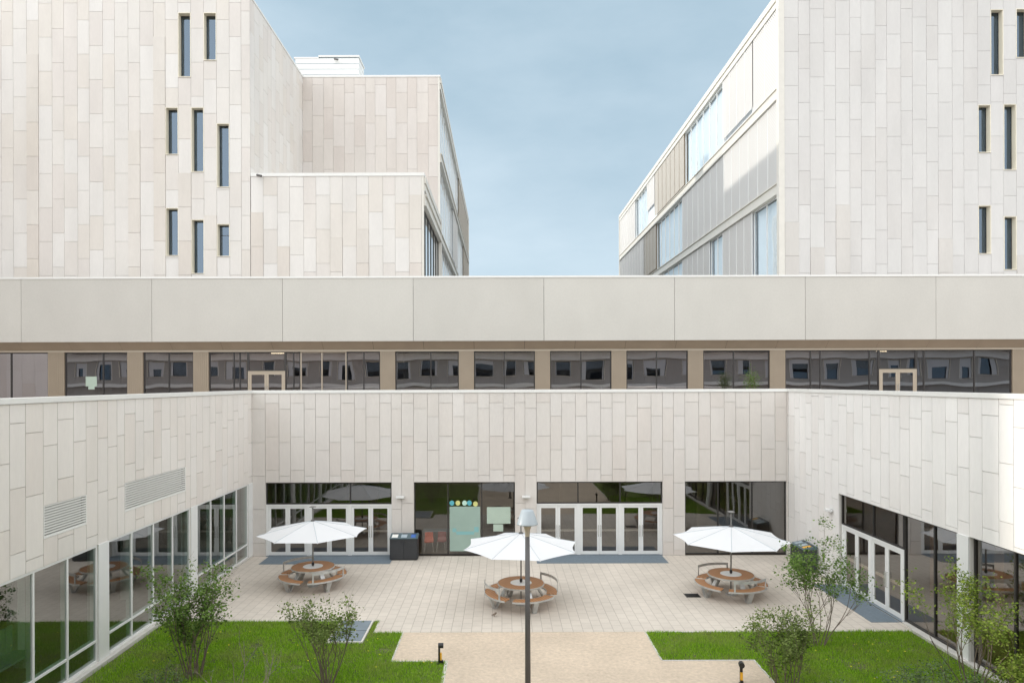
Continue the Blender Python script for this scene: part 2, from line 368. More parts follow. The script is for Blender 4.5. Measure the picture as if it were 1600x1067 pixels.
def tag(o, label=None, cat=None, group=None, kind=None):
    if label: o['label'] = label
    if cat: o['category'] = cat
    if group: o['group'] = group
    if kind: o['kind'] = kind
    return o
def thing(name, label, cat, loc=(0, 0, 0), group=None):
    o = bpy.data.objects.new(name, None); o.empty_display_size = 0.3; col.objects.link(o); o.location = loc
    OFF[o.name] = tuple(loc); return tag(o, label, cat, group)
def copy_tree(o, parent=None):
    c = o.copy(); col.objects.link(c)
    if parent: c.parent = parent
    for ch in [x for x in bpy.data.objects if x.parent == o]: copy_tree(ch, c)
    return c
def frame(O, U, Nn):
    def F(u, v, d_): return (O[0] + U[0] * u + Nn[0] * d_, O[1] + U[1] * u + Nn[1] * d_, O[2] + v)
    return F

TW = [(.76, .745, .72), (.73, .71, .68), (.74, .72, .685), (.71, .675, .635), (.78, .77, .75), (.705, .665, .63), (.72, .68, .625)]
TC = [(.68, .655, .625), (.665, .64, .605), (.70, .68, .655), (.66, .625, .585), (.69, .66, .625), (.645, .60, .56)]
def soften(tl, k, g=1.0):
    m_ = [sum(t[i] for t in tl) / len(tl) for i in range(3)]
    return [tuple((m_[i] + (t[i] - m_[i]) * k) * g for i in range(3)) for t in tl]
TR = [(.75, .745, .73), (.77, .765, .75), (.735, .725, .71), (.76, .75, .735), (.72, .705, .685)]
TP = [(.66, .615, .575), (.68, .64, .605), (.64, .59, .55), (.67, .63, .59), (.70, .665, .635)]

TW = soften(TW, .6, .92); TC = soften(TC, .55, .93); TRT = soften(TR, .7, .81); TP = soften(TP, .9, .93); TL = soften(TC, 1.0, 1.16); TR = soften(TR, .8, 1.03)
def split_cols(u0, u1, breaks, wa, wb):
    pts = sorted(set([u0, u1] + [b for b in breaks if u0 < b < u1])); cols_ = []
    k = 0
    for a, b in zip(pts[:-1], pts[1:]):
        n = max(1, round((b - a) / ((wa + wb) / 2)))
        ws = [wa if (k + i) % 2 == 0 else wb for i in range(n)]; k += n
        sc = (b - a) / sum(ws); x = a
        for w_ in ws: cols_.append((x, x + w_ * sc)); x += w_ * sc
    return cols_
def clad(parent, F, u0, u1, v0, v1, openings, breaks, wa, wb, hp, tones, seed, phases=(0, .25, .5, .75), proud=0.0, gap=0.015, core=0.3, name="stone_cladding", vref=None, ct=0.045):
    rnd = random.Random(seed); pm = MB(); cm = MB(); last = None
    br = list(breaks) + [o[0] for o in openings] + [o[1] for o in openings]
    vref = v1 if vref is None else vref
    for ci, (a, b) in enumerate(split_cols(u0, u1, br, wa, wb)):
        ph = rnd.choice([p for p in phases if p != last]); last = ph
        ops = sorted([(o[2], o[3]) for o in openings if o[0] < (a + b) / 2 < o[1]])
        spans = []; z = v0
        for (p, q) in ops:
            if p > z + 0.01: spans.append((z, min(p, v1)))
            z = max(z, q)
        if z < v1 - 0.01: spans.append((z, v1))
        pz = rnd.uniform(v0 + 2, v1) if rnd.random() < proud else -99      # below pz this column's panels sit proud
        if ci % 2 == 0 and proud: pass
        elif proud: pz = -99
        for (p, q) in spans:
            cm.fbox(F, max(a, u0 + ct), min(b, u1 - ct), p, q, -core, -0.035)
            js = [p]; j = vref - (ph + 3 + 30) * hp
            while j < q - 0.12:
                if j > p + 0.12: js.append(j)
                j += hp
            js.append(q)
            for s0, s1 in zip(js[:-1], js[1:]):
                t = rnd.choice(tones); k = rnd.uniform(.985, 1.015)
                t = (t[0] * k, t[1] * k * .992, t[2] * k * .985)
                dd = 0.03 if (s1 < pz) else 0.0
                if dd: t = (t[0] * .955, t[1] * .935, t[2] * .91)
                pm.fbox(F, a + gap / 2, b - gap / 2, s0 + gap / 2, s1 - gap / 2, -0.034, dd, t)
    o1 = pm.build(name, M['stone'], parent)
    o2 = cm.build("wall_core", M['core'], parent)
    return o1

def window(parent, F, u0, u1, v0, v1, mull=(), trans=(), fm='dkframe', gm='g_court', fw=0.05, d=-0.12, depth=0.08, lining=None, pane_d=None, name="window", head_trans=None):
    """one framed opening: the frame with its mullions is a part, each pane a sub-part"""
    mb = MB(); mats = [M[fm]]
    dd0, dd1 = d - depth, d
    mb.fbox(F, u0, u0 + fw, v0, v1, dd0, dd1); mb.fbox(F, u1 - fw, u1, v0, v1, dd0, dd1)
    mb.fbox(F, u0 + fw, u1 - fw, v0, v0 + fw, dd0, dd1); mb.fbox(F, u0 + fw, u1 - fw, v1 - fw, v1, dd0, dd1)
    us = [u0 + fw / 2] + list(mull) + [u1 - fw / 2]
    for m_ in mull: mb.fbox(F, m_ - fw / 2, m_ + fw / 2, v0 + fw, v1 - fw, dd0, dd1)
    for t_ in trans:
        for a, b in zip(us[:-1], us[1:]): mb.fbox(F, a + fw / 2, b - fw / 2, t_ - fw / 2, t_ + fw / 2, dd0, dd1)
    if lining:
        mats.append(M[lining]); lt = 0.03
        mb.fbox(F, u0 - lt, u0 - .002, v0 - lt, v1 + lt, d, 0.012, mi=1); mb.fbox(F, u1 + .002, u1 + lt, v0 - lt, v1 + lt, d, 0.012, mi=1)
        mb.fbox(F, u0 - .002, u1 + .002, v1 + .002, v1 + lt, d, 0.012, mi=1); mb.fbox(F, u0 - .002, u1 + .002, v0 - lt, v0 - .002, d, 0.045, mi=1)
    o = mb.build(name, mats, parent)
    vs = [v0 + fw / 2] + list(trans) + [v1 - fw / 2]
    pd = (dd0 + dd1) / 2 if pane_d is None else pane_d
    for a, b in zip(us[:-1], us[1:]):
        for c_, e in zip(vs[:-1], vs[1:]):
            p = MB(); p.quad([F(a + fw / 2, c_ + fw / 2, pd), F(b - fw / 2, c_ + fw / 2, pd), F(b - fw / 2, e - fw / 2, pd), F(a + fw / 2, e - fw / 2, pd)])
            p.build("pane", M[gm], o)
    return o

def door(parent, F, u0, u1, v1, hinge, fm='whitemet', gm='g_court', st=0.1, d=-0.13, bar=True):
    """one glazed leaf > pane, pull_handle, push_bar"""
    v0 = 0.02 if OFF else 0.02
    base = door.z
    v0 = base + 0.03
    mb = MB(); a, b = u0 + .004, u1 - .004
    mb.fbox(F, a, a + st, v0, v1, d - .05, d); mb.fbox(F, b - st, b, v0, v1, d - .05, d)
    mb.fbox(F, a + st, b - st, v0, v0 + 0.14, d - .05, d); mb.fbox(F, a + st, b - st, v1 - 0.11, v1, d - .05, d)
    o = mb.build("door", M[fm], parent)
    p = MB(); p.quad([F(a + st, v0 + .14, d - .025), F(b - st, v0 + .14, d - .025), F(b - st, v1 - .11, d - .025), F(a + st, v1 - .11, d - .025)])
    p.build("pane", M[gm], o)
    hx = (b - st / 2) if hinge < 0 else (a + st / 2)
    h = MB(); zc = base + 1.08
    h.tube([F(hx, zc - .25, d), F(hx, zc - .25, d + .06), F(hx, zc + .25, d + .06), F(hx, zc + .25, d)], 0.013, 6); h.build("pull_handle", M['chrome'], o)
    if bar:
        h = MB(); h.fbox(F, a + st * .6, b - st * .6, zc - .04, zc + .04, d - .12, d - .055); h.build("push_bar", M['whitemet'], o)
    return o
door.z = 0.0

def room(parent, x0, x1, y0, y1, z0, z1, walls='wallint', open_sides=(), floor='floorint'):
    mb = MB(); t = .1
    mb.box(x0, x1, y0, y1, z0 - t, z0, mi=1); mb.box(x0, x1, y0, y1, z1, z1 + t, mi=2)
    if 'x0' not in open_sides: mb.box(x0 - t, x0, y0, y1, z0, z1)
    if 'x1' not in open_sides: mb.box(x1, x1 + t, y0, y1, z0, z1)
    if 'y0' not in open_sides: mb.box(x0, x1, y0 - t, y0, z0, z1)
    if 'y1' not in open_sides: mb.box(x0, x1, y1, y1 + t, z0, z1)
    return mb.build("room_interior", [M[walls], M[floor], M['ceil']], parent)

# ------------------------------------------------------------------ main dimensions (metres)
YB = 30.3; XL, XR = -11.07, 12.74; ZT = 7.24; ZC = 7.37; ZD = 6.2     # court walls, parapet, terrace deck
YF, YS, YT = 34.0, 34.5, 36.0                                          # fascia, strip windows, towers
YSOUTH = -1.6
XTL, XTR, XLS = -13.2, 14.8, -4.05; Y2 = 45.6; YE = 85.0; ZTL, ZTR = 28.2, 28.45
def gx(px): return (px - 783) / 1067 * YB
def sx(px): return (px - 783) / 1067 * YS
def tx(px): return (px - 783) / 1067 * YT
def tz(py, px): return CZ + (597 - py - 0.0031 * (px - 783)) / 1067 * YT

# ------------------------------------------------------------------ ground
g = MB(); g.box(-900, 900, -900, 1400, -1.2, -0.06); tag(g.build("ground", M['ground']), kind='structure')
g = MB()
for (x0, x1, y0, y1) in ((XL, XR, 22.1, YB), (-3.93, XR, 21.06, 22.1), ):
    g.box(x0, x1, y0, y1, -0.05, 0.0)
tag(g.build("paved_court", M['pavers']), kind='structure')
g = MB()
for (x0, x1, y0, y1) in ((-3.03, 4.4, 18.9, 21.06), (-1.49, 6.95, YSOUTH + .3, 18.9)):
    g.box(x0, x1, y0, y1, -0.05, -0.006)
tag(g.build("gravel_path", M['gravel']), kind='structure')
LAWN = [(XL + .2, -3.93, 21.06, 22.1), (XL + .2, -3.03, 18.9, 21.06), (XL + .2, -1.49, YSOUTH + .3, 18.9), (4.4, XR - .15, 18.9, 21.06), (6.95, XR - .15, YSOUTH + .3, 18.9)]
g = MB()
for (x0, x1, y0, y1) in LAWN: g.box(x0, x1, y0, y1, -0.05, -0.012)
tag(g.build("lawn_soil", M['soil']), kind='structure')
g = MB()      # thin metal and stone edging round the beds
e = .045
for (x0, x1, y0, y1) in ((-3.93 - e, -3.93, 21.06, 22.1), (-3.03 - e, -3.03, 18.9, 21.06 - e), (-1.49 - 2 * e, -1.49, YSOUTH + .3, 18.9 - e), (4.4, 4.4 + e, 18.9, 21.06 - e), (6.95, 6.95 + e, YSOUTH + .3, 18.9 - e),
                         (-3.93, -3.03, 21.06 - e, 21.06), (-3.03, -1.49, 18.9 - e, 18.9), (4.4 + e, 6.95 + e, 18.9 - e, 18.9), (4.4, XR - .15, 21.06 - e, 21.06), (XL + .2, -3.93 - e, 22.1 - e, 22.1)):
    g.box(x0, x1, y0, y1, -0.05, 0.008)
for (x0, x1) in ((XL + .03, XL + .16), (XR - .15, XR - .03)):
    g.box(x0, x1, YSOUTH + .3, 22.1 if x0 < 0 else 21.06, -0.05, 0.07)
tag(g.build("kerb_edging", M['kerb']), kind='structure')

def grass():
    import numpy as np
    rng = np.random.default_rng(3); vs = []; n_tot = 0
    for (x0, x1, y0, y1) in LAWN:
        for (ya, yb, dens) in ((max(y0, 15.5), y1, 1500), (max(y0, 10), min(y1, 15.5), 200)):
            if yb <= ya: continue
            n = int((x1 - x0) * (yb - ya) * dens)
            p = np.stack([rng.uniform(x0 + .02, x1 - .02, n), rng.uniform(ya, yb - .03, n)], 1)
            # worn patches grow thinner
            f = np.sin(p[:, 0] * 1.7 + 1) * np.sin(p[:, 1] * 2.3) + .5 * np.sin(p[:, 0] * 4.1) * np.sin(p[:, 1] * 3.7 + 2)
            keep = (f < 1.05) | (rng.random(n) < .35); keep &= (p[:, 0] - (XL + .2) > rng.random(n) ** 2 * .6) & ((XR - .15) - p[:, 0] > rng.random(n) ** 2 * .4); keep &= ~((p[:, 0] > -5.24) & (p[:, 0] < -4.09) & (p[:, 1] > 20.16) & (p[:, 1] < 22.1)); p = p[keep]; f = f[keep]; n = len(p)
            a = rng.uniform(0, 2 * np.pi, n); h = rng.uniform(.035, .085, n) * (1.1 - .25 * f); wd = rng.uniform(.006, .012, n)
            lean = rng.normal(0, .03, (n, 2))
            dx, dy = np.cos(a) * wd, np.sin(a) * wd
            v0 = np.stack([p[:, 0] - dx, p[:, 1] - dy, np.full(n, -.015)], 1); v1 = np.stack([p[:, 0] + dx, p[:, 1] + dy, np.full(n, -.015)], 1)
            v2 = np.stack([p[:, 0] + lean[:, 0], p[:, 1] + lean[:, 1], h], 1)
            vs.append(np.stack([v0, v1, v2], 1).reshape(-1, 3))
    v = np.concatenate(vs); n = len(v) // 3
    me = bpy.data.meshes.new("grass"); me.vertices.add(len(v)); me.vertices.foreach_set('co', v.ravel())
    me.loops.add(3 * n); me.loops.foreach_set('vertex_index', np.arange(3 * n)); me.polygons.add(n)
    me.polygons.foreach_set('loop_start', np.arange(0, 3 * n, 3)); me.polygons.foreach_set('loop_total', np.full(n, 3))
    me.update(calc_edges=True); me.materials.append(M['grass'])
    o = bpy.data.objects.new("grass", me); col.objects.link(o)
    tag(o, "short bright green grass of the two courtyard lawns", "grass", kind='stuff')
grass()
g = MB(); rr = random.Random(5)
for i in range(70):
    if rr.random() < .55: x, y = rr.uniform(-10.5, -1.8), rr.uniform(15.8, 21)
    else: x, y = rr.uniform(7.1, 12), rr.uniform(15.8, 20.8)
    if x > -3.2 and x < 0 and y > 18.7: continue
    g.lathe([(0.0, .085), (rr.uniform(.016, .028), .092), (0.0, .10)], x, y, 6)
tag(g.build("dandelions", M['dandelion']), "small yellow dandelions dotted about the lawns", "flowers", kind='stuff')

# ------------------------------------------------------------------ courtyard back wing
bw = thing("stone_building", "low stone-clad wing closing the back of the court, with two white door sets", "building", (0.8, YB, 0))
FB = frame((0, YB, 0), (1, 0, 0), (0, -1, 0)); ZH = 3.27
o1, o2, o3, o4 = (gx(414), gx(611)), (gx(646), gx(804)), (gx(838), gx(1035)), (gx(1070), gx(1229))
ops = [(a, b, -0.01, ZH) for a, b in (o1, o2, o3, o4)]
clad(bw, FB, XL, XR, 0.0, ZT, ops, [gx(627), gx(820), gx(1052)], .52, .625, 1.485, TC, 11, phases=(.3, .47, .71), vref=ZT)
g = MB(); g.box(XL + .34, XR - .34, YB - .035, YB + .35, ZT, ZC); g.build("coping", M['coping'], bw)
g = MB(); g.box(XL - .3, XR + .3, YB + .35, YS, ZD - .15, ZD); g.build("terrace_deck", M['deck'], bw)
g = MB(); g.box(XL, XR, YB + .32, YB + .35, ZD, ZT); g.build("parapet_lining", M['stone'], bw)
room(bw, XL, XR, YB + .31, YB + 5.6, 0, 3.7, open_sides=('y0',))
g = MB()       # inner partitions and posts
g.box(-4.5, -4.4, YB + .4, YB + 4.0, 0, 3.6); g.box(1.0, 1.1, YB + .4, YB + 4, 0, 3.6); g.box(7.6, 7.7, YB + .4, YB + 4, 0, 3.6)
for x in (-9.2, -7.6, -6.1, 2.8, 4.6, 6.0, 9.4, 10.8): g.box(x, x + .16, YB + 2.6, YB + 2.76, 0, 3.6)
g.build("inner_partition", M['wallint'], bw)
def door_set(root, F, u0, u1, pairs, jamb_o, jamb_m, zt=2.29, ztop=ZH, split=(), gm='g_court'):
    mb = MB(); lw = ((u1 - u0) - 2 * jamb_o - (pairs - 1) * jamb_m) / (2 * pairs)
    u = u0; xs = []
    mb.fbox(F, u, u + jamb_o, 0, zt, -.21, -.10); u += jamb_o
    for k in range(pairs):
        xs.append(u); u += 2 * lw
        jw = jamb_o if k == pairs - 1 else jamb_m
        mb.fbox(F, u, u + jw, 0, zt, -.21, -.10); u += jw
    for x in xs: mb.fbox(F, x, x + 2 * lw, zt - .08, zt, -.21, -.10)
    mb.fbox(F, u0, u1, 0.0, .02, -.25, -.02, mi=1)
    mb.build("door_frame", [M['whitemet'], M['hatch']], root)
    for x in xs:
        door(root, F, x, x + lw, zt - .085, -1, gm=gm); door(root, F, x + lw, x + 2 * lw, zt - .085, 1, gm=gm)
    window(root, F, u0, u1, zt + .005, ztop, mull=split, gm=gm, d=-.10, name="transom_window")
door_set(bw, FB, o1[0], o1[1], 3, .1, .15, split=[gx(481), gx(546)])
door_set(bw, FB, o3[0], o3[1], 3, .1, .15, split=[gx(903), gx(969)])
w2 = window(bw, FB, o2[0], o2[1], 0.02, ZH, mull=[gx(699), gx(752)], gm='g_clear', d=-.10)
w4 = window(bw, FB, o4[0], o4[1], 0.02, ZH, mull=[gx(1122.5), gx(1176)], gm='g_court', d=-.10)

# things behind and on the middle window
def poster(name, label, cat, x0, x1, z0, z1, m, y=YB + .122, group=None, extra=None):
    g = MB(); g.box(x0, x1, y, y + .008, z0, z1)
    mats = [M[m]]
    if extra: mats.append(M[extra[0]]); [g.box(a, b, y - .004, y, c_, e_, mi=1) for a, b, c_, e_ in extra[1]]
    o = g.build(name, mats, base=((x0 + x1) / 2, y, z0)); tag(o, label, cat, group); return o
def gz(py): return CZ - (py - 597.3) / 1067 * YB
poster("window_film", "tall pale green sheet covering the middle pane of the window by the bins", "film", gx(701.5), gx(749.5), gz(862), gz(792), 'film',
       extra=('ltteal', [(gx(706), gx(712), gz(832), gz(826)), (gx(712), gx(740), gz(836), gz(831)), (gx(740), gx(747), gz(832), gz(824))]))
poster("poster", "wide pale green sheet taped high on the right pane beside the lamp head", "poster", gx(760), gx(797), gz(819), gz(793), 'paper')
poster("poster", "small pale green sheet just below the wide sheet on the right pane", "poster", gx(770), gx(785.5), gz(831), gz(820), 'paper', y=YB + .121)
for px, mm, lb in ((705, 'teal', "dark teal paper circle, leftmost of the row above the pale sheet"), (714.5, 'lime', "yellow paper circle, second from the left above the pale sheet"),
                   (725, 'mint', "pale mint paper circle, middle one above the pale sheet"), (732.5, 'teal', "blue teal paper circle, second from the right above the pale sheet"), (742, 'lime', "yellow paper circle, rightmost of the row above the pale sheet")):
    g = MB(); cx_, cz_ = gx(px), gz(786.5 if px != 742 else 788); rad = .105; yy = YB + .122
    n = 20; g.quad([(cx_ + rad * math.cos(2 * math.pi * k / n), yy, cz_ + rad * 1.1 * math.sin(2 * math.pi * k / n)) for k in range(n)])
    g.quad([(cx_ + rad * math.cos(-2 * math.pi * k / n), yy + .005, cz_ + rad * 1.1 * math.sin(-2 * math.pi * k / n)) for k in range(n)])
    tag(g.build("paper_circle", M[mm], base=(cx_, yy, cz_)), lb, "decoration", "paper circles stuck on the window")

def chair(x, y, rot, mm, label):
    t = thing("chair", label, "chair", (0, 0, 0), "chairs inside the middle room")
    g = MB()
    for i in range(5):
        for j in range(5):
            pass
    n = 8; prof = []
    # one bent shell: back curving into the seat
    pts = [(0.20, .46), (0.05, .44), (-.12, .44), (-.19, .50), (-.23, .62), (-.25, .84)]
    b = []
    for (yy, zz) in pts:
        wv = .21 if zz < .6 else .19
        b.append([(-wv + 2 * wv * k / 6, yy - (.05 * (1 - (abs(k - 3) / 3) ** 2) if zz > .5 else 0), zz + (.02 * (abs(k - 3) / 3) ** 2 if zz < .5 else 0)) for k in range(7)])
    for i in range(len(b) - 1):
        for k in range(6): g.quad([b[i][k], b[i][k + 1], b[i + 1][k + 1], b[i + 1][k]])
    g.build("seat_shell", M[mm], t, smooth=True)
    for sxx in (-1, 1):
        for syy in (-1, 1):
            l = MB(); l.tube([(.15 * sxx, .13 * syy, .44), (.22 * sxx, .20 * syy, 0)], .012, 6); l.build("leg", M['chrome'], t)
    t.location = (x, y, 0); t.rotation_euler.z = rot
chair(gx(671) * 1.04, YB + .75, R(185), 'orange', "bright orange plastic chair behind the window pane by the bins")
chair(gx(690) * 1.04, YB + .85, R(178), 'maroon', "dark maroon plastic chair right of the orange one behind the glass")
t = thing("desk", "long pale desk behind the chairs inside the middle window", "table", (-2.9, YB + 1.9, 0))
g = MB(); g.box(-3.7, -2.2, YB + 1.6, YB + 2.2, .72, .75); g.build("desk_top", M['greysticker'], t)
for x in (-3.65, -2.28):
    for y in (YB + 1.63, YB + 2.14):
        g = MB(); g.box(x, x + .04, y, y + .04, 0, .72); g.build("leg", M['chrome'], t)

# ------------------------------------------------------------------ left wing
lw = thing("stone_building", "stone-clad wing along the left side of the court with white-framed glazing and two louvres", "building", (XL, 14, 0))
FL = frame((XL, 0, 0), (0, 1, 0), (1, 0, 0)); ZHL = 3.28
pane = 1.27; bays = []; y1 = 29.85
posts = [(29.85, YB), (24.3, 24.8), (18.72, 19.2), (13.14, 13.62), (7.56, 8.04), (1.98, 2.46)]
bays = [(24.8, 29.85), (19.2, 24.3), (13.62, 18.72), (8.04, 13.14), (2.46, 7.56)]
lops = [(a, b, -.01, ZHL) for a, b in bays]
def ly(px): return -XL * 1067 / (783 - px)
LV = [(ly(67), ly(134), 0, 0), (ly(194), ly(289), 0, 0)]
def lz(py, px): return CZ - (py + .0031 * (px - 783) - 597) / 1067 * ly(px)
lv1 = (ly(67), ly(134), lz(842, 67) + .0, lz(791, 67)); lv2 = (ly(194), ly(289), lz(800, 194), lz(755, 194))
clad(lw, FL, YSOUTH, YB, 0.06, ZT, lops + [lv1, lv2], [], .50, .60, 1.485, TL, 21, phases=(.3, .47, .71, .9), vref=ZT)
for (a, b, c_, e_) in (lv1, lv2):
    g = MB(); n = 11; g.fbox(FL, a, b, c_, e_, -.16, -.15, mi=1)
    for (p, q, r_, s_) in ((a, a + .03, c_, e_), (b - .03, b, c_, e_), (a + .03, b - .03, c_, c_ + .03), (a + .03, b - .03, e_ - .03, e_)): g.fbox(FL, p, q, r_, s_, -.088, .006)
    for k in range(n):
        z0 = c_ + .03 + (e_ - c_ - .06) * k / n; z1 = z0 + (e_ - c_ - .06) / n
        zm = z0 + (z1 - z0) * .62
        g.quad([FL(a + .03, z0, .0), FL(b - .03, z0, .0), FL(b - .03, zm, .0), FL(a + .03, zm, .0)])
        g.quad([FL(a + .03, zm, .0), FL(b - .03, zm, .0), FL(b - .03, z1 - .03, -.05), FL(a + .03, z1 - .03, -.05)])
    g.build("louvre", [M['coping'], M['core']], lw)
for (a, b) in bays:
    n = 4; ms = [a + (b - a) * k / n for k in range(1, n)]
    window(lw, FL, a, b, .08, ZHL, mull=ms, trans=[.66], fm='whitemet', gm='g_left', fw=.06, d=-.02, depth=.17, pane_d=-.05)
for (a, b) in posts:
    g = MB(); g.fbox(FL, a, b, .06, ZHL, 0.002, .03); g.build("column_cover", M['whitemet'], lw)
g = MB(); g.fbox(FL, YSOUTH, YB - .04, .0, .08, -.25, .05); g.build("plinth", M['kerb'], lw)
g = MB(); g.box(XL - .35, XL + .035, YSOUTH, YB - .035, ZT, ZC); g.box(XL - .35, XL + .34, YB - .035, YB + .35, ZT, ZC); g.build("coping", M['coping'], lw)
g = MB(); g.box(-33, XL - .3, YSOUTH, YS, ZD - .15, ZD); g.build("terrace_deck", M['deck'], lw)
room(lw, -20, XL - .31, YSOUTH, YB - .2, 0, 3.8, open_sides=('x1',))
g = MB()
for y in (28.5, 24.5, 18.9, 13.4, 8): g.box(-13.6, -13.3, y - .15, y + .15, 0, 3.8)
g.build("inner_column", M['whitemet'], lw)
t = thing("bench", "pale slatted high-backed bench seen through the left glazing", "bench", (-13, 17.6, 0))
g = MB(); g.box(-13.3, -12.7, 16.9, 18.6, .40, .46); g.build("seat", M['film'], t)
g = MB()
for k in range(6): g.box(-13.38, -13.33, 16.9 + k * .285, 17.17 + k * .285, .3, 1.15)
g.build("backrest", M['film'], t)
for y in (16.95, 18.5):
    g = MB(); g.box(-13.25, -12.75, y, y + .05, 0, .40); g.build("leg", M['whitemet'], t)

# ------------------------------------------------------------------ right wing
rw = thing("stone_building", "pale stone-clad wing along the right side of the court with four white doors", "building", (XR, 14, 0))
FR = frame((XR, 0, 0), (0, 1, 0), (-1, 0, 0)); ZHR = 3.45
rb = [(21.78, 25.8), (19.07, 21.78), (14.15, 18.6), (9.2, 13.68), (4.2, 8.73)]
rops = [(19.07, 25.8, -.01, ZHR)] + [(a, b, -.01, ZHR) for a, b in rb[2:]]
clad(rw, FR, YSOUTH, YB, 0.0, ZT, rops, [], .50, .60, 1.485, TR, 31, phases=(.1, .3, .47, .71), vref=ZT, gap=.014)
door_set(rw, FR, 21.80, 25.78, 2, .13, .16, zt=2.31, ztop=ZHR, split=[23.6], gm='g_right')
window(rw, FR, 19.07, 21.80, .06, ZHR, mull=[20.3], gm='g_right', fw=.055)
for (a, b) in rb[2:]: window(rw, FR, a, b, .06, ZHR, mull=[a + (b - a) / 3, a + 2 * (b - a) / 3], gm='g_right', fw=.055)
for y in (18.6, 13.68, 8.73):
    g = MB(); g.fbox(FR, y, y + .47, .05, ZHR, .002, .03); g.build("column_cover", M['whitemet'], rw)
g = MB(); g.fbox(FR, YSOUTH, 21.7, 0, .05, -.2, .028); g.build("plinth", M['kerb'], rw)
g = MB(); g.box(XR - .035, XR + .35, YSOUTH, YB - .035, ZT, ZC); g.box(XR - .34, XR + .35, YB - .035, YB + .35, ZT, ZC); g.build("coping", M['coping'], rw)
g = MB(); g.box(XR + .3, 34, YSOUTH, YS, ZD - .15, ZD); g.build("terrace_deck", M['deck'], rw)
room(rw, XR + .31, 21, YSOUTH, YB - .2, 0, 3.8, walls='wallwarm', open_sides=('x0',))
g = MB()
for y in (24.2, 21, 18.8, 13.9): g.box(15.3, 15.7, y - .2, y + .2, 0, 3.8)
g.build("inner_column", M['wallwarm'], rw)

# wall lights
def wall_light(F, u, z, label):
    p = F(u, z, 0); t = thing("wall_light", label, "light", p, "shallow lights on the court walls")
    g = MB(); g.fbox(F, u - .06, u + .06, z - .06, z + .06, .005, .05); g.build("bracket", M['galv'], t)
    g = MB(); g.fbox(F, u - .18, u + .18, z - .03, z + .05, .052, .22); g.build("lamp_housing", M['whitemet'], t)
    g = MB(); g.fbox(F, u - .16, u + .16, z - .045, z - .032, .07, .20); g.build("lens", M['galv'], t)
wall_light(FB, gx(625.5), 2.63, "small grey wall light above the bins, between door set and middle window")
wall_light(FB, gx(821.5), 2.63, "small grey wall light on the pier right of the middle window")
wall_light(FR, 26.35, 2.72, "white wall light on the right court wall beside the four doors")

# ------------------------------------------------------------------ terrace storey with big fascia
st = thing("link_building", "long storey behind the terrace with tan piers, dark strip windows and a deep pale fascia", "building", (0, YS, ZD))
FS = frame((0, YS, 0), (1, 0, 0), (0, -1, 0)); ZW0, ZW1 = ZD + .02, 9.27
def piers(a, b):
    g = MB(); g.fbox(FS, a, b, ZD, ZW1, -.3, .02)
    n = max(2, int((b - a) / .09))
    for k in range(n): g.fbox(FS, a + (b - a) * (k + .15) / n, a + (b - a) * (k + .85) / n, ZD, ZW1 - .02, .021, .032)
    g.build("pier", M['tan'], st)
for a, b in ((75, 100.5), (199, 223.5), (302, 326), (594, 617.5), (717, 740.5), (836, 859.5), (955.5, 978.8), (1075, 1098.8), (1203, 1227), (1582, 1607)): piers(sx(a), sx(b))
piers(sx(-50), sx(-26)); piers(sx(1728), sx(1752))
def sw(a, b, mull, fm='dkframe', **k): return window(st, FS, sx(a), sx(b), ZW0, ZW1, mull=[sx(m) for m in mull], fm=fm, gm='g_strip', fw=.055, d=-.05, **k)
sw(-26, 75, [-8, 16]); sw(100.5, 199, [160]); sw(223.5, 302, [263]); sw(326, 387, [364.7, 374], trans=[])
sw(445, 469, [458]); sw(469, 541, [502.5], fm='tanframe'); sw(541, 594, [568]); sw(617.5, 717, [673], fm='dkframe'); sw(740.5, 836, [788]); sw(859.5, 955.5, [908]); sw(978.8, 1075, [1026.5])
sw(1098.8, 1203, [1147]); sw(1227, 1374.5, [1267.6, 1282.7, 1360]); sw(1433, 1582, [1445, 1524]); sw(1607, 1728, [1660]); sw(-150, -50, [-100])
for a, b in ((387, 445), (1374.5, 1433)):       # the two tan double doors with a glazed light above
    u0, u1 = sx(a), sx(b); zt = 8.30
    window(st, FS, u0, u1, zt + .005, ZW1, gm='g_strip', fw=.05, d=-.05, name="transom_window")
    g = MB(); g.fbox(FS, u0, u0 + .07, ZD, zt, -.12, -.02); g.fbox(FS, u1 - .07, u1, ZD, zt, -.12, -.02); g.fbox(FS, u0 + .07, u1 - .07, zt - .07, zt, -.12, -.02)
    g.build("door_frame", M['tanframe'], st); door.z = ZD
    m_ = (u0 + u1) / 2
    door(st, FS, u0 + .07, m_, zt - .075, -1, fm='tanframe', gm='g_strip', d=-.03, bar=False); door(st, FS, m_, u1 - .07, zt - .075, 1, fm='tanframe', gm='g_strip', d=-.03, bar=False)
door.z = 0.0
g = MB(); g.box(-45, 45, YS - .04, YS + .2, ZW1, 9.36); g.build("head_trim", M['tanframe'], st)
g = MB(); x = sx(-60)                          # sloping soffit boards with open joints
k0 = 25 - 79.5 * 6
zf0, zf1 = 9.77, 9.37
k = k0
while k < 2100:
    a, b = (k - 783) / 1067 * YF + .008, (k + 79.5 - 783) / 1067 * YF - .008
    g.quad([(a, YF + .05, zf0), (b, YF + .05, zf0), (b, YS - .045, zf1), (a, YS - .045, zf1)]); g.quad([(a, YF + .05, zf0 + .02), (a, YS - .045, zf1 + .02), (b, YS - .045, zf1 + .02), (b, YF + .05, zf0 + .02)])
    k += 79.5
g.build("soffit", M['tan_dark'], st)
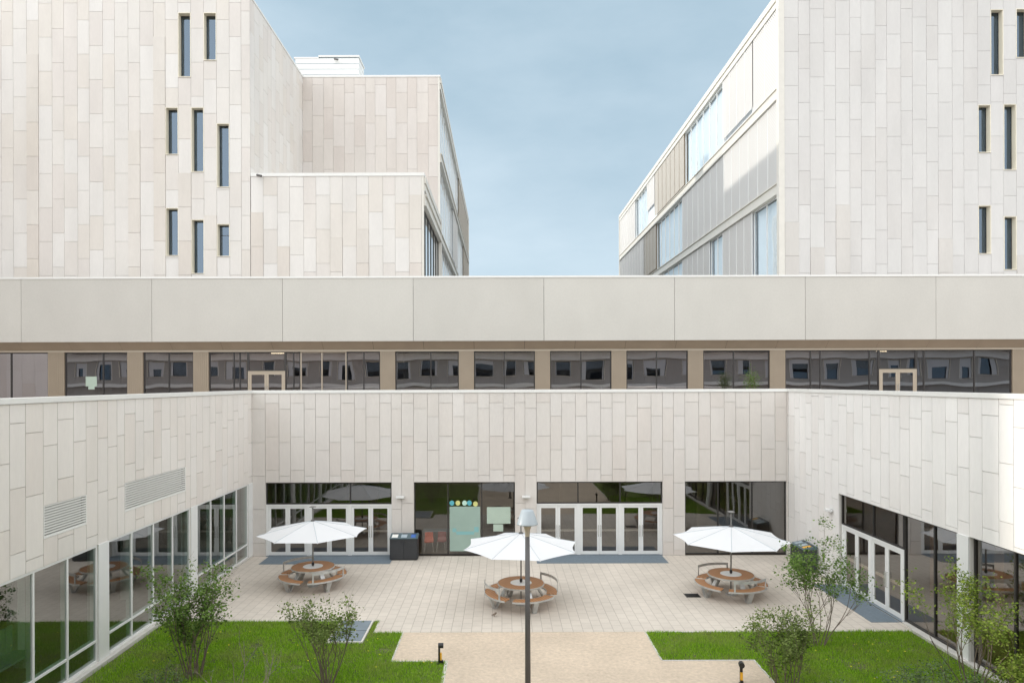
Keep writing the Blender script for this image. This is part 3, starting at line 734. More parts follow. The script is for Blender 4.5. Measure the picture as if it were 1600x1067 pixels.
g = MB(); g.quad([(-50, YF + .09, zf0 + .05), (50, YF + .09, zf0 + .05), (50, YS - .02, zf1 + .05), (-50, YS - .02, zf1 + .05)]); g.quad([(-50, YS - .02, zf1 + .05), (50, YS - .02, zf1 + .05), (50, YS - .02, 9.3), (-50, YS - .02, 9.3)]); g.quad([(-50, YF + .105, zf0 - .0), (50, YF + .105, zf0), (50, YF + .105, 12.5), (-50, YF + .105, 12.5)]); g.build('soffit_backing', M['dkframe'], st)
g = MB(); joints = [33 + 204.3 * i for i in range(-4, 14)]
rr = random.Random(9)
for a, b in zip(joints[:-1], joints[1:]):
    kx = rr.uniform(.97, 1.02); t_ = (.54 * kx, .525 * kx, .485 * kx)
    g.box((a - 783) / 1067 * YF + .009, (b - 783) / 1067 * YF - .009, YF, YF + .10, zf0 - .01, 12.90, t_)
g.build("fascia_panels", M['concrete'], st)
g = MB(); g.box(-50, 50, YF + .11, YF + .2, zf0 + .02, 12.9); g.build("fascia_backing", M['core'], st)
g = MB(); g.box(-50, 50, YF - .03, YF + .35, 12.90, 12.99); g.build("coping", M['coping'], st)
g = MB(); g.box(-50, 50, YF + .2, 45, 12.4, 12.6); g.build("roof", M['roof'], st)
room(st, -33, 33, YS + .16, 42, ZD, 9.5, open_sides=('y0',), floor='floorint')
g = MB()
for a, b in ((75, 100), (302, 326), (594, 617), (836, 860), (955, 979), (1203, 1227)): g.box(sx(a), sx(b), YS + 3.0, YS + 3.3, ZD, 9.5)
g.build("inner_column", M['wallint'], st)
for i, (x0, x1, y, lb) in enumerate(((sx(414), sx(437), YS + .9, "lit linear ceiling light above the left tan terrace door"), (sx(1385), sx(1400), YS + .8, "lit linear ceiling light above the right tan terrace door"))):
    g = MB(); g.box(x0, x1, y, y + .12, 9.22, 9.27, mi=0); g.box(x0 - .02, x1 + .02, y - .02, y + .14, 9.27, 9.30, mi=1)
    tag(g.build("ceiling_light", [M['lit'], M['whitemet']], base=((x0 + x1) / 2, y, 9.22)), lb, "light")
def spx(px, Y): return (px - 783) / 1067 * Y
g = MB(); yy = YS + .085
g.box(sx(132), sx(149.5), yy - .0, yy + .006, 7.55, 8.05); g.box(sx(136), sx(146), yy - .0, yy + .006, 7.40, 7.545)
tag(g.build("paper_notice", M['paper'], base=(sx(140), yy, 7.4)), "pale green paper notice taped inside a terrace window at the far left", "notice")

# ------------------------------------------------------------------ left tower
lt = thing("stone_tower", "tall stone-clad tower on the left with eight narrow slot windows and lower blocks beside it", "building", (-20, YT, 0))
FT = frame((0, YT, 0), (1, 0, 0), (0, -1, 0)); Z0 = 12.62
def tower_windows(root, lst, gm='g_slot'):
    res = []
    for (a, b, t_, bt) in lst:
        res.append((tx(a), tx(b), tz(bt, a), tz(t_, a)))
    return res
wl = tower_windows(lt, [(279.5, 297.5, 20, 121), (319.5, 337.5, 20, 95), (260.5, 278.5, 168, 242), (300.5, 318.5, 168, 269), (340.5, 358.5, 193, 293), (260.5, 278.5, 325, 400), (300.5, 318.5, 343, 428), (340.5, 358.5, 350, 401)])
brk = [tx(p) for p in (259.5, 279.5, 299.5, 319.5, 339.5, 359.5)]
def snap(o, bk):
    return (min(bk, key=lambda q: abs(q - o[0])), min(bk, key=lambda q: abs(q - o[1])), o[2], o[3])
ops = [snap(o, brk) for o in wl]
ZTOP = ZTL - .12
clad(lt, FT, -33, XTL, Z0, ZTOP, ops, brk + [tx(378)], .63, .725, 1.795, TW, 41, proud=.55, gap=.013, core=.30, vref=tz(298, 10))
for i, o in enumerate(ops):
    wo = window(lt, FT, o[0] + .032, o[1] - .032, o[2] + .032, o[3] - .032, gm='g_slot', fw=.02, d=-.30, depth=.04, lining='lining', trans=([o[3] - .55] if i == 7 else []))
FSd = frame((XTL, 0, 0), (0, 1, 0), (1, 0, 0))
clad(lt, FSd, YT + .036, Y2, Z0, ZTOP, [], [], .63, .725, 1.795, TW, 42, gap=.013)
FLo = FT
clad(lt, FT, XTL + .03, XLS - .12, Z0, tz(275, 663), [], [], .63, .72, 1.795, TW, 43, proud=.6, gap=.013, vref=tz(332, 430))
F2 = frame((0, Y2, 0), (1, 0, 0), (0, -1, 0))
clad(lt, F2, XTL, XLS - .12, Z0, ZTOP, [], [], .63, .74, 2.05, TP, 44, gap=.013)
g = MB(); g.box(-33, XTL + .03, YT - .03, Y2 + .3, ZTOP, ZTL); g.box(XTL + .03, XLS + .05, Y2 - .03, YE, ZTOP, ZTL)
zl = tz(275, 663); g.box(XTL + .03, XLS + .03, YT - .03, Y2 - .035, zl, zl + .17); g.build("coping", M['coping'], lt)
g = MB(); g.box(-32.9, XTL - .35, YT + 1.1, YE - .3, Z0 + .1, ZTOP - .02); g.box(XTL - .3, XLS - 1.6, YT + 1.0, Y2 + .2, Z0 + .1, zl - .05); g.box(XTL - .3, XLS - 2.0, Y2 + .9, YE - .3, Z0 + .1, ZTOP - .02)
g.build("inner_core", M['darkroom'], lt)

def side_facade(root, X, sgn, y0, y1, levels, top, segs, seed, edge=True, zbase=Z0, ew=(.16, -.12, 0.0)):
    """curtain wall between floor bands; sgn = direction the wall faces along x"""
    F = frame((X, 0, 0), (0, 1, 0), (sgn, 0, 0)); rr = random.Random(seed)
    g = MB()
    for z in levels:
        g.fbox(F, y0, y1, z - .24, z + .24, -.3, .06); g.fbox(F, y0, y1, z + .24, z + .29, -.3, .14); g.fbox(F, y0, y1, z - .30, z - .24, -.3, .12)
    g.fbox(F, y0, y1, top - .34, top, -.3, .10); g.fbox(F, y0, y1, top - .42, top - .34, -.3, .02); g.fbox(F, y0, y1, top - .72, top - .42, -.3, .06)
    if edge: g.fbox(F, y0 - ew[0], y0, zbase, top, ew[1], ew[2])
    g.fbox(F, y1, y1 + .25, zbase, top, -.3, .10)
    g.build("floor_bands", M['cream'], root)
    bounds = [(zbase, levels[-1] - .30)] + [(levels[i] + .29, levels[i - 1] - .30) for i in range(len(levels) - 1, 0, -1)] + [(levels[0] + .29, top - .72)]
    for fi, (za, zb) in enumerate(bounds):
        for (a, b, kind, drop) in segs[fi]:
            if kind in ('glass',):
                n = max(1, round((b - a) / 1.6)); ms = [a + (b - a) * k / n for k in range(1, n)]
                window(root, F, a + .01, b - .01, za, zb, mull=ms, fm='dkframe' if rr.random() < .4 else 'whitemet', gm='g_side', fw=.06, d=-.10)
                g = MB(); m_ = int((b - a) / .12); pts = []
                for k in range(m_ + 1): pts.append((a + .1 + (b - a - .2) * k / m_, -.34 - .05 * (k % 2)))
                for (p, q) in zip(pts[:-1], pts[1:]): g.quad([F(p[0], za + .05, p[1]), F(q[0], za + .05, q[1]), F(q[0], zb - .05, q[1]), F(p[0], zb - .05, p[1])])
                g.build("curtain", M['curtain'], root)
            else:
                mm = 'scrtan' if kind == 'tan' else 'scr'
                g = MB(); n = max(1, round((b - a) / 1.5)); ms = MB()
                ms.fbox(F, a, b, za, zb, -.26, -.2)
                ms.build("back_panel", M['screenback'] if kind != 'tan' else M['tan'], root)
                for k in range(n):
                    p, q = a + (b - a) * k / n + .03, a + (b - a) * (k + 1) / n - .03
                    g.quad([F(p, za + drop, 0), F(q, za + drop, 0), F(q, zb - .03, 0), F(p, zb - .03, 0)])
                o = g.build("perforated_screen", M[mm], root)
                fr = MB()
                for k in range(n + 1):
                    p = a + (b - a) * k / n; fr.fbox(F, p - .028, p + .028, za + drop, zb, -.03, .02)
                fr.build("screen_rail", M['whitemet'] if kind != 'tan' else M['tan'], root)
# left building's flank, seen at a grazing angle
side_facade(lt, XLS, 1, YT + .16, Y2 - .05, [17.35], zl, [[(YT + .16, Y2, 'glass', 0)], [(YT + .16, Y2, 'scr', .0)]], 51, edge=True)
side_facade(lt, XLS, 1, Y2 + .16, YE - .3, [22.75, 17.35], ZTOP,
            [[(Y2 + .16, 62, 'glass', 0), (62, 70, 'tan', 0), (70, YE - .3, 'glass', 0)], [(Y2 + .16, 58, 'glass', 0), (58, 64, 'scr', .5), (64, 74, 'glass', 0), (74, YE - .3, 'tan', 0)], [(Y2 + .16, 66, 'glass', 0), (66, YE - .3, 'tan', .3)]], 52, edge=True)

# rooftop plant screen
t = thing("plant_screen", "low white louvred plant enclosure on the left roof, peeking over the coping", "rooftop plant", (-15, 50, ZTL))
g = MB()
zt = CZ + 509.5 * 50 / 1067
for k in range(9):
    z0 = ZTL - .4 + k * (zt - ZTL + .3) / 9; z1 = z0 + (zt - ZTL + .3) / 9
    g.box(-15.0 + 0, (562 - 783) / 1067 * 50, 50, 51.9, z0, z1 - .05, mi=0); g.box(-14.98, (562 - 783) / 1067 * 50 - .02, 50.02, 51.88, z1 - .05, z1, mi=1)
g.build("louvre_panel", [M['coping'], M['greysticker']], t)
g = MB(); g.box(-13.3, (562 - 783) / 1067 * 50 + .05, 49.95, 51.95, zt - .06, zt + .06); g.box(-15.1, -13.3, 49.97, 51.95, zt - .16, zt - .06); g.build("cap", M['coping'], t)
def cctv(label, x, y, z, dirx=1, s=1.0):
    t = thing("security_camera", label, "security camera", (x, y, z))
    g = MB(); g.tube([(x, y, z), (x, y - .10 * s, z - .02)], .03 * s, 8); g.build("bracket", M['galv'], t)
    g = MB(); g.tube([(x - .08 * s * dirx, y - .11 * s, z - .02 * s), (x + .16 * s * dirx, y - .2 * s, z - .10 * s)], .055 * s, 10); g.build("camera_body", M['post'], t)
cctv("small dark security camera under the white coping of the left low block", tx(407), YT - .07, tz(274.5, 407), 1, 1.1)
cctv("tiny dark security camera on the white rooftop plant enclosure", (527 - 783) / 1067 * 50, 49.94, CZ + 505 * 50 / 1067 - .05, 1, 1.2)

# ------------------------------------------------------------------ right tower
rt = thing("stone_tower", "tall stone-clad tower on the right with slot windows and a sunlit flank of perforated screens", "building", (22, YT, 0))
wl = tower_windows(rt, [(1550, 1568, 15, 118), (1590, 1608, 14, 91), (1530, 1548, 164, 239), (1570, 1588, 163, 266), (1530, 1548, 321, 397), (1570, 1588, 338, 422), (1610, 1628, 185, 280)])
brk = [tx(p) for p in (1529.5, 1549.5, 1569.5, 1589.5, 1609.5, 1629.5)]
ops = [snap(o, brk) for o in wl]
FTR = FT
clad(rt, FTR, XTR + .18, 33, Z0, ZTR - .12, ops, brk, .74, .60, 1.795, TRT, 61, proud=.5, gap=.012, core=.30, vref=tz(41, 1230))
for o in ops: window(rt, FT, o[0] + .032, o[1] - .032, o[2] + .032, o[3] - .032, gm='g_slot', fw=.02, d=-.30, depth=.04, lining='lining')
g = MB(); g.box(XTR - .02, 33, YT - .03, YE, ZTR - .12, ZTR); g.build("coping", M['coping'], rt)
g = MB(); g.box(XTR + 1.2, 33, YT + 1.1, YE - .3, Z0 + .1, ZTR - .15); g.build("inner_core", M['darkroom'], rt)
side_facade(rt, XTR, -1, YT + .28, YE - .3, [23.0, 17.95], ZTR - .12,
            [[(36.3, 40.2, 'glass', 0), (40.2, 45.5, 'scr', 0), (45.5, 48.4, 'glass', 0), (48.4, 55.6, 'scr', 0), (55.6, 66, 'glass', 0), (66, 84.7, 'scr', 0)],
             [(36.3, 55.6, 'scr', 0), (55.6, 65, 'glass', 0), (65, 70.5, 'tan', .25), (70.5, 84.7, 'scr', 0)],
             [(36.3, 40, 'scr', 0), (40, 45.4, 'scr', .45), (45.4, 55, 'glass', 0), (55, 65.5, 'tan', .25), (65.5, 69, 'scr', 1.6), (69, 75.2, 'glass', 0), (75.2, 84.7, 'scr', 0)]], 53, ew=(.31, -.175, .13))

# ------------------------------------------------------------------ neighbouring block on the left and wing behind the camera
nb = thing("stone_building", "tall stone-clad block beyond the left terrace, outside the picture, that shades the court", "building", (-40, 27, 0))
FN = frame((0, 18.05, 0), (1, 0, 0), (0, -1, 0)); FNe = frame((-33, 0, 0), (0, 1, 0), (1, 0, 0))
clad(nb, FN, -52, -33, 0, 27.5, [], [], 1.3, 1.5, 3.6, TW, 71, gap=.013)
clad(nb, FNe, 18.05, YT, 0, 27.5, [], [], 1.3, 1.5, 3.6, TW, 72, gap=.013)
g = MB(); g.box(-52, -33.3, 18.35, YT + .2, 0, 27.5); g.build("inner_core", M['core'], nb)
sb = thing("stone_building", "low stone-clad wing closing the court behind the photographer", "building", (0, YSOUTH, 0))
FSo = frame((0, YSOUTH, 0), (-1, 0, 0), (0, 1, 0)); sops = []
rr = random.Random(19); u_ = -70
while u_ < 69:
    wv = rr.choice((1.3, 1.7, 1.7, 2.3)); sops.append((u_, u_ + wv, rr.choice((8.35, 8.35, 8.0)), 9.9)); u_ += wv + rr.choice((.7, 1.1, 1.6))
clad(sb, FSo, -72, 72, 0, 10.0, sops, [], 1.6, 1.8, 2.6, soften(TC, 1, .62), 81, gap=.013)  # stone tones darkened to stand for shade on this wing
for o in sops:
    window(sb, FSo, *o, gm='g_slot', fw=.05, d=-.2, lining='lining')
g = MB(); g.box(-72, 72, YSOUTH - .5, YSOUTH + .22, 10.02, 10.8, (.84, .82, .79)); g.box(-72, 72, YSOUTH - .5, YSOUTH + .9, 10.81, 11.5, (.16, .14, .12)); g.build("fascia", M['concrete'], sb)
g = MB(); g.box(-72, 72, YSOUTH + .03, YSOUTH + .35, 7.25, 7.6); g.build("ledge", M['coping'], sb)
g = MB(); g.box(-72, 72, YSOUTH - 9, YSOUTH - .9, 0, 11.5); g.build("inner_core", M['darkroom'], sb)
g = MB()
for o in sops:
    wl_, wr_ = rr.choice((.15, .3, .5)), rr.choice((.15, .3, .5))
    for q in ((o[0] + .05, o[0] + wl_), (o[1] - wr_, o[1] - .05)): g.fbox(FSo, q[0], q[1], o[2] + .03, 9.88, -.15, -.12)
    if rr.random() < .3: g.fbox(FSo, o[0] + .06, o[1] - .06, 9.88 - rr.uniform(.3, .9), 9.87, -.11, -.10)
g.build("curtain", M['curtaingrey'], sb)

# ------------------------------------------------------------------ mats, hatch, drain
def slab(name, label, cat, x0, x1, y0, y1, m, h=.012, parts=None):
    g = MB(); g.box(x0, x1, y0, y1, .001, h); tag(g.build(name, M[m], base=((x0 + x1) / 2, (y0 + y1) / 2, 0)), label, cat)
slab("door_mat", "long slate-blue mat before the left set of white doors", "door mat", -10.33, -4.76, 29.0, YB - .03, 'mat')
slab("door_mat", "long slate-blue mat before the centre set of white doors", "door mat", 1.5, 7.1, 29.0, YB - .03, 'mat')
slab("door_mat", "slate-blue mat before the four doors of the right wing", "door mat", 11.8, XR - .03, 21.8, 25.9, 'mat')
t = thing("access_hatch", "pair of slate-blue metal hatch plates set in the left lawn", "hatch", (-4.66, 21.2, 0))
for (a, b) in ((20.27, 21.13), (21.17, 22.03)):
    g = MB(); g.box(-5.13, -4.2, a, b, -.01, .03); g.build("hatch_plate", M['hatch'], t)
g = MB(); g.box(-5.2, -5.14, 20.2, 22.05, -.02, .035); g.box(-4.19, -4.13, 20.2, 22.05, -.02, .035); g.box(-5.14, -4.19, 20.2, 20.26, -.02, .035); g.build("hatch_frame", M['kerb'], t)
t = thing("drain_grate", "dark square drain grate in the paving left of the right table", "drain", (6.85, 24.6, 0))
g = MB()
for k in range(9): g.box(6.62, 7.1, 24.4 + k * .045, 24.425 + k * .045, .001, .012)
g.box(6.60, 6.62, 24.38, 24.83, .001, .013); g.box(7.1, 7.12, 24.38, 24.83, .001, .013); g.build("grate_bars", M['black'], t)
g = MB(); g.box(6.62, 7.1, 24.38, 24.83, -.001, .003); g.build("pit", M['black'], t)

# ------------------------------------------------------------------ recycling stations
def bins(label, loc, rot, stick):
    t = thing("recycling_bin", label, "bin", (0, 0, 0)); W, D_, H = 1.2, .55, .93
    g = MB(); g.box(-W / 2, W / 2, -D_ / 2, D_ / 2, .04, H); g.box(-W / 2 + .04, W / 2 - .04, -D_ / 2 + .04, D_ / 2 - .04, 0, .04); g.build("cabinet", M['bin'], t)
    for s_ in (-1, 1):
        g = MB(); a, b = (-W / 2 + .02, -.006) if s_ < 0 else (.006, W / 2 - .02); g.box(a, b, -D_ / 2 - .02, -D_ / 2 - .001, .07, H - .03); dr = g.build("cabinet_door", M['bin'], t)
        g = MB(); g.box(-.14 if s_ < 0 else .04, -.04 if s_ < 0 else .14, -D_ / 2 - .04, -D_ / 2 - .021, H - .13, H - .105); g.build("handle", M['black'], dr)
    g = MB(); v = [(-W / 2 - .01, -D_ / 2 - .03), (W / 2 + .01, -D_ / 2 - .03), (W / 2 + .01, D_ / 2), (-W / 2 - .01, D_ / 2)]
    zf, zb = H + .02, H + .14
    top = [(v[0][0], v[0][1], zf), (v[1][0], v[1][1], zf), (v[2][0], v[2][1], zb), (v[3][0], v[3][1], zb)]; bot = [(x, y, H + .002) for x, y in v]
    g.quad(top)
    for i in range(4): j = (i + 1) % 4; g.quad([bot[i], bot[j], top[j], top[i]])
    lid = g.build("sloped_lid", M['bintop'], t)
    for cx_, mm, ww in stick:
        g = MB(); y0, y1 = -.20, .12
        zz = lambda y: zf + (zb - zf) * (y + D_ / 2 + .03) / (D_ + .03) + .004
        g.quad([(cx_ - ww, y0, zz(y0)), (cx_ + ww, y0, zz(y0)), (cx_ + ww, y1, zz(y1)), (cx_ - ww, y1, zz(y1))]); g.build("sticker", M[mm], lid)
        g = MB(); y0, y1 = .14, .22; g.quad([(cx_ - .11, y0, zz(y0) + .002), (cx_ + .11, y0, zz(y0) + .002), (cx_ + .11, y1, zz(y1) + .002), (cx_ - .11, y1, zz(y1) + .002)]); g.build("opening", M['black'], lid)
    t.location = loc; t.rotation_euler.z = rot
bins("charcoal three-slot recycling station against the pier beside the left doors", (-4.25, 29.85, 0), 0, [(-.40, 'white', .13), (0, 'greysticker', .13), (.40, 'blue', .10)])
bins("charcoal recycling station against the right court wall, half hidden by a shrub", (12.38, 28.0, 0), R(-90), [(-.38, 'greysticker', .12), (.05, 'greysticker', .12), (.38, 'yellow', .10)])

# ------------------------------------------------------------------ picnic tables and parasols
def make_table():
    t = thing("picnic_table", "x", "picnic table", (0, 0, 0), "round picnic tables in the court")
    g = MB(); g.lathe([(.36, .715), (.79, .715), (.79, .75), (.375, .75), (.36, .715)], n=48); tp = g.build("tabletop", M['wood'], t)
    g = MB(); g.lathe([(.795, .70), (.81, .70), (.81, .752), (.795, .752), (.795, .70)], n=48); g.build("edge_band", M['galv'], tp)
    g = MB(); g.lathe([(.03, .70), (.37, .70), (.37, .757), (.03, .757)], n=40); g.build("centre_disc", M['disc'], t)
    for k in range(4):
        a = k * math.pi / 2; h = R(39)
        g = MB(); g.arc_slab(.90, 1.25, .42, .455, a - h, a + h); s_ = g.build("seat", M['wood'], t)
        g = MB(); g.arc_slab(1.252, 1.272, .405, .46, a - h, a + h); g.arc_slab(.878, .898, .405, .46, a - h, a + h); g.build("edge_band", M['galv'], s_)
        c_, s2 = math.cos(a), math.sin(a)
        def P(r, wv, z): return (r * c_ - wv * s2, r * s2 + wv * c_, z)
        def plate(r0, z0, w0, r1, z1, w1, th):
            q = []
            for (r_, z_, w_) in ((r0, z0, w0), (r1, z1, w1)): q += [P(r_ - th, -w_, z_), P(r_ - th, w_, z_), P(r_ + th, w_, z_), P(r_ + th, -w_, z_)]
            for idx in ((0, 1, 5, 4), (1, 2, 6, 5), (2, 3, 7, 6), (3, 0, 4, 7), (3, 2, 1, 0), (4, 5, 6, 7)): g.quad([q[i] for i in idx])
        g = MB(); plate(1.02, 0.0, .07, 1.16, .403, .10, .045); plate(.96, 0.0, .07, .52, .70, .085, .035); g.quad([P(.90, -.09, .001 + .012), P(1.08, -.09, .013), P(1.08, .09, .013), P(.90, .09, .013)])
        g.build("leg", M['galv'], t)
        if k % 2 == 0:
            g = MB(); hb = R(31)
            g.arc_slab(1.255, 1.275, .74, .83, a - hb, a + hb, n=12)
            for e_ in (a - hb, a + hb):
                da = .03 if e_ > a else -.03
                g.arc_slab(1.2545, 1.2755, .40, .741, min(e_, e_ - da * 1.6), max(e_, e_ - da * 1.6), n=2)
            g.build("backrest", M['galv'], t)
    return t
tables = [((spx(488, 25.9), 25.9), 135, "round wooden picnic table with curved benches before the left doors"),
          ((spx(813, 23.7), 23.7), 24, "round wooden picnic table with curved benches in the middle, behind the lamp post"),
          ((spx(1141, 24.7), 24.7), 287, "round wooden picnic table with curved benches right of the drain grate")]
proto = make_table()
for i, (p, a, lb) in enumerate(tables):
    o = proto if i == 0 else copy_tree(proto)
    o.location = (p[0], p[1], 0); o.rotation_euler.z = R(a); o['label'] = lb

def make_umbrella():
    t = thing("parasol", "x", "parasol", (0, 0, 0), "white octagonal parasols over the tables")
    RR, ZHb, ZR = 2.04, 2.46, 2.03; n = 8; m_ = 8; q = 8
    g = MB(); grid = {}
    def pt(sec, i, j):
        phi = 2 * math.pi * (sec + i / m_) / n; u = i / m_; cosf = math.cos(math.pi / n) / math.cos(2 * math.pi * (u - .5) / n)
        rim = RR * cosf * (1 - .055 * math.sin(math.pi * u)); tt = j / q; r = .05 + (rim - .05) * tt
        z = ZHb - (ZHb - ZR) * (tt ** 1.05) - .035 * math.sin(math.pi * u) * tt * (1.6 - tt)
        return (r * math.cos(phi), r * math.sin(phi), z)
    for sec in range(n):
        for i in range(m_):
            for j in range(q): g.quad([pt(sec, i, j), pt(sec, i, j + 1), pt(sec, i + 1, j + 1), pt(sec, i + 1, j)])
    cn = g.build("canopy", M['canvas'], t)
    g = MB()
    for k in range(n):
        a = 2 * math.pi * k / n; pts = [(r * math.cos(a), r * math.sin(a), ZHb - (ZHb - ZR) * ((r - .05) / (RR - .05)) ** 1.05 + .004) for r in (.06, .5, 1.0, 1.5, 2.0)]
        g.tube(pts, .006, 4)
    g.build("seam", M['greysticker'], cn)
    for k in range(n):
        a = 2 * math.pi * k / n
        g = MB(); g.tube([(.05 * math.cos(a), .05 * math.sin(a), ZHb - .05), (RR * math.cos(a), RR * math.sin(a), ZR - .02)], .012, 5)
        rb_ = g.build("rib", M['galv'], t)
        g = MB(); g.tube([(.04 * math.cos(a), .04 * math.sin(a), 1.85), (1.05 * math.cos(a), 1.05 * math.sin(a), ZHb - .28)], .008, 5); g.build("strut", M['galv'], rb_)
    g = MB(); g.tube([(0, 0, 0.05), (0, 0, 2.98)], .028, 10); g.build("pole", M['mast'], t)
    g = MB(); g.lathe([(0, ZHb + .05), (.06, ZHb + .045), (.085, ZHb - .005), (.05, ZHb - .05)], n=16); g.build("hub", M['post'], t)
    g = MB(); g.lathe([(0, 3.03), (.05, 3.03), (.13, 3.0), (.13, 2.985), (.03, 2.96)], n=16); g.build("finial", M['mast'], t)
    g = MB(); g.lathe([(0, .12), (.05, .12), (.07, .02), (.2, .015), (.2, .002)], n=20); g.build("base", M['galv'], t)
    g = MB(); g.lathe([(.03, .90), (.05, .88), (.05, .80), (.03, .77)], n=12); g.build("collar", M['black'], t)
    return t
proto = make_umbrella()
for i, (p, a, lb) in enumerate(((tables[0][0], 20, "white octagonal parasol over the left table, before the left doors"), (tables[1][0], 16, "white octagonal parasol over the middle table, partly behind the lamp head"), (tables[2][0], 27, "white octagonal parasol over the right table, before the dark window"))):
    o = proto if i == 0 else copy_tree(proto)
    o.location = (p[0], p[1], .0 if i else .0); o.rotation_euler = (R(-.8 if i == 0 else .5), 0, R(a)); o['label'] = lb

# ------------------------------------------------------------------ lamp post, bollards
Yl = 15.5; Xl = spx(823.3, Yl)
t = thing("street_lamp", "tall dark lamp post with a pale conical shade in front of the middle parasol", "street lamp", (Xl, Yl, 0))
g = MB(); g.tube([(Xl, Yl, 0), (Xl, Yl, 4.23)], [.068, .052], 20); g.build("post", M['post'], t, smooth=True)
g = MB(); g.lathe([(.16, 0), (.16, .03), (.08, .06), (.07, .25)], Xl, Yl, 24); g.build("base_plate", M['post'], t)
g = MB(); g.lathe([(.052, 4.20), (.058, 4.32), (.085, 4.42), (.14, 4.475), (.04, 4.48)], Xl, Yl, 28); g.build("neck", M['brass'], t, smooth=True)
g = MB(); g.lathe([(.05, 4.47), (.238, 4.475), (.242, 4.49), (.232, 4.51), (.142, 4.785), (.128, 4.80), (.04, 4.808), (0, 4.81)], Xl, Yl, 36); g.build("lamp_shade", M['shade'], t, smooth=True)
def bollard(x, y, label, rot):
    t = thing("bollard_light", label, "bollard light", (0, 0, 0), "low bollard lights by the gravel path")
    g = MB(); g.box(-.045, .005, -.035, .035, 0, .56); g.build("stem", M['black'], t)
    g = MB(); g.tube([(-.045, 0, .50), (.095, 0, .50)], .07, 16); g.build("lamp_head", M['black'], t)
    g = MB(); g.box(.006, .05, -.03, .03, .11, .30); g.build("reflector", M['yellow'], t)
    g = MB(); g.box(.006, .09, -.04, .04, 0, .10); g.box(-.08, .005, -.05, .05, 0.0, .02); g.build("foot", M['black'], t)
    t.location = (x, y, 0); t.rotation_euler.z = rot
bollard(spx(686, 18.7), 18.7, "black bollard light with a yellow strip on the left lawn corner", 0)
bollard(spx(1157, 17.4) + .0, 17.4, "black bollard light with a yellow strip at the bottom edge, right of the lamp post", R(-100))

# small bird and crumb on the paving
x, y = spx(771, 22.6), 22.45
t = thing("bird", "small dark sparrow standing on the paving before the middle table", "bird", (x, y, 0))
g = MB(); g.tube([(x - .09, y, .055), (x - .05, y, .06), (x, y, .075), (x + .04, y, .10), (x + .065, y, .125), (x + .09, y, .13)], [.008, .02, .036, .034, .024, .004], 10); g.build("body", M['bark'], t, smooth=True)
for s_ in (-1, 1):
    g = MB(); g.tube([(x + .005, y + .012 * s_, .05), (x + .01, y + .014 * s_, .003)], .003, 5); g.build("leg", M['black'], t)

# ------------------------------------------------------------------ shrubs
def shrub(name, label, x, y, h, spread, leafm, nleaf, stems=6, seed=1, leaf_from=.45, bark='bark', leafsize=.05, lean=(0, 0), fork=3, thick=.02, base_r=.15, cat="shrub"):
    rr = random.Random(seed); t = thing(name, label, cat, (x, y, 0))
    sb_ = MB(); tips = []
    def grow(p, d_, ln, r, lvl):
        pts = [p]; n = 4; dd = d_.copy()
        for i in range(n):
            dd = (dd + Vector((rr.gauss(0, .09), rr.gauss(0, .09), .03))).normalized(); pts.append(pts[-1] + dd * ln / n)
        sb_.tube(pts, [r * (1 - .5 * i / n) for i in range(n + 1)], 5, cap=False)
        for i, q in enumerate(pts[1:]): tips.append((q, dd, lvl + i / n))
        if lvl < fork:
            for k in range(rr.choice((2, 2, 3))):
                dv = (dd + Vector((rr.gauss(0, .30), rr.gauss(0, .30), rr.gauss(.12, .12)))).normalized()
                grow(pts[rr.choice((2, 3, 4))], dv, ln * rr.uniform(.55, .8), r * .55, lvl + 1)
    for k in range(stems):
        a = 2 * math.pi * (k + rr.random() * .6) / stems; rb_ = base_r * rr.random() ** .5
        p = Vector((x + rb_ * math.cos(a), y + rb_ * math.sin(a), -.01)); o_ = spread / h * rr.uniform(.15, .75)
        d_ = Vector((math.cos(a) * o_ + lean[0], math.sin(a) * o_ + lean[1], 1)).normalized()
        grow(p, d_, h * rr.uniform(.31, .41), thick * rr.uniform(.7, 1.1), 0)
    sb_.build("stems", M[bark], t)
    pool = [q for q in tips if q[0].z > h * leaf_from * .9]
    lb_ = MB()
    if nleaf:
        clumps = [(rr.choice(pool)[0] + Vector((rr.gauss(0, .05), rr.gauss(0, .05), rr.gauss(0, .05)))) for _ in range(max(20, nleaf // 14))]
        for _ in range(nleaf):
            c_ = rr.choice(clumps); q = c_ + Vector((rr.gauss(0, .095), rr.gauss(0, .095), rr.gauss(0, .08)))
            if q.z < .05: continue
            ls = leafsize * rr.uniform(.6, 1.25)
            ax = Vector((rr.gauss(0, 1), rr.gauss(0, 1), rr.gauss(0, .5))).normalized(); up = Vector((rr.gauss(0, .6), rr.gauss(0, .6), 1)).normalized()
            sd_ = ax.cross(up).normalized() * ls * .42; ax = ax * ls
            m0, m1 = q + ax * .5 + sd_, q + ax * .5 - sd_
            lb_.quad([q, m0 + up * ls * .08, q + ax, m1 + up * ls * .08])
        lb_.build("foliage", M[leafm], t)
    return t
shrub("shrub", "dense dark green multi-stem shrub beside the left glazing", spx(300, 18.0), 18.0, 3.4, 1.6, 'leaf_dark', 5200, stems=15, seed=3, leaf_from=.12, leafsize=.075, base_r=.3)
shrub("shrub", "nearly bare shrub of pale twigs at the bottom edge, left lawn", spx(375, 16.4), 16.4, 2.0, 1.5, 'leaf_grey', 260, stems=7, seed=8, leaf_from=.2, bark='twig', leafsize=.045, fork=2, base_r=.5)
shrub("shrub", "thin-stemmed shrub with a flat leafy top in front of the metal hatch", spx(508, 17.4), 17.4, 2.75, 2.1, 'leaf_olive', 2600, stems=12, seed=12, leaf_from=.5, leafsize=.065, base_r=.16)
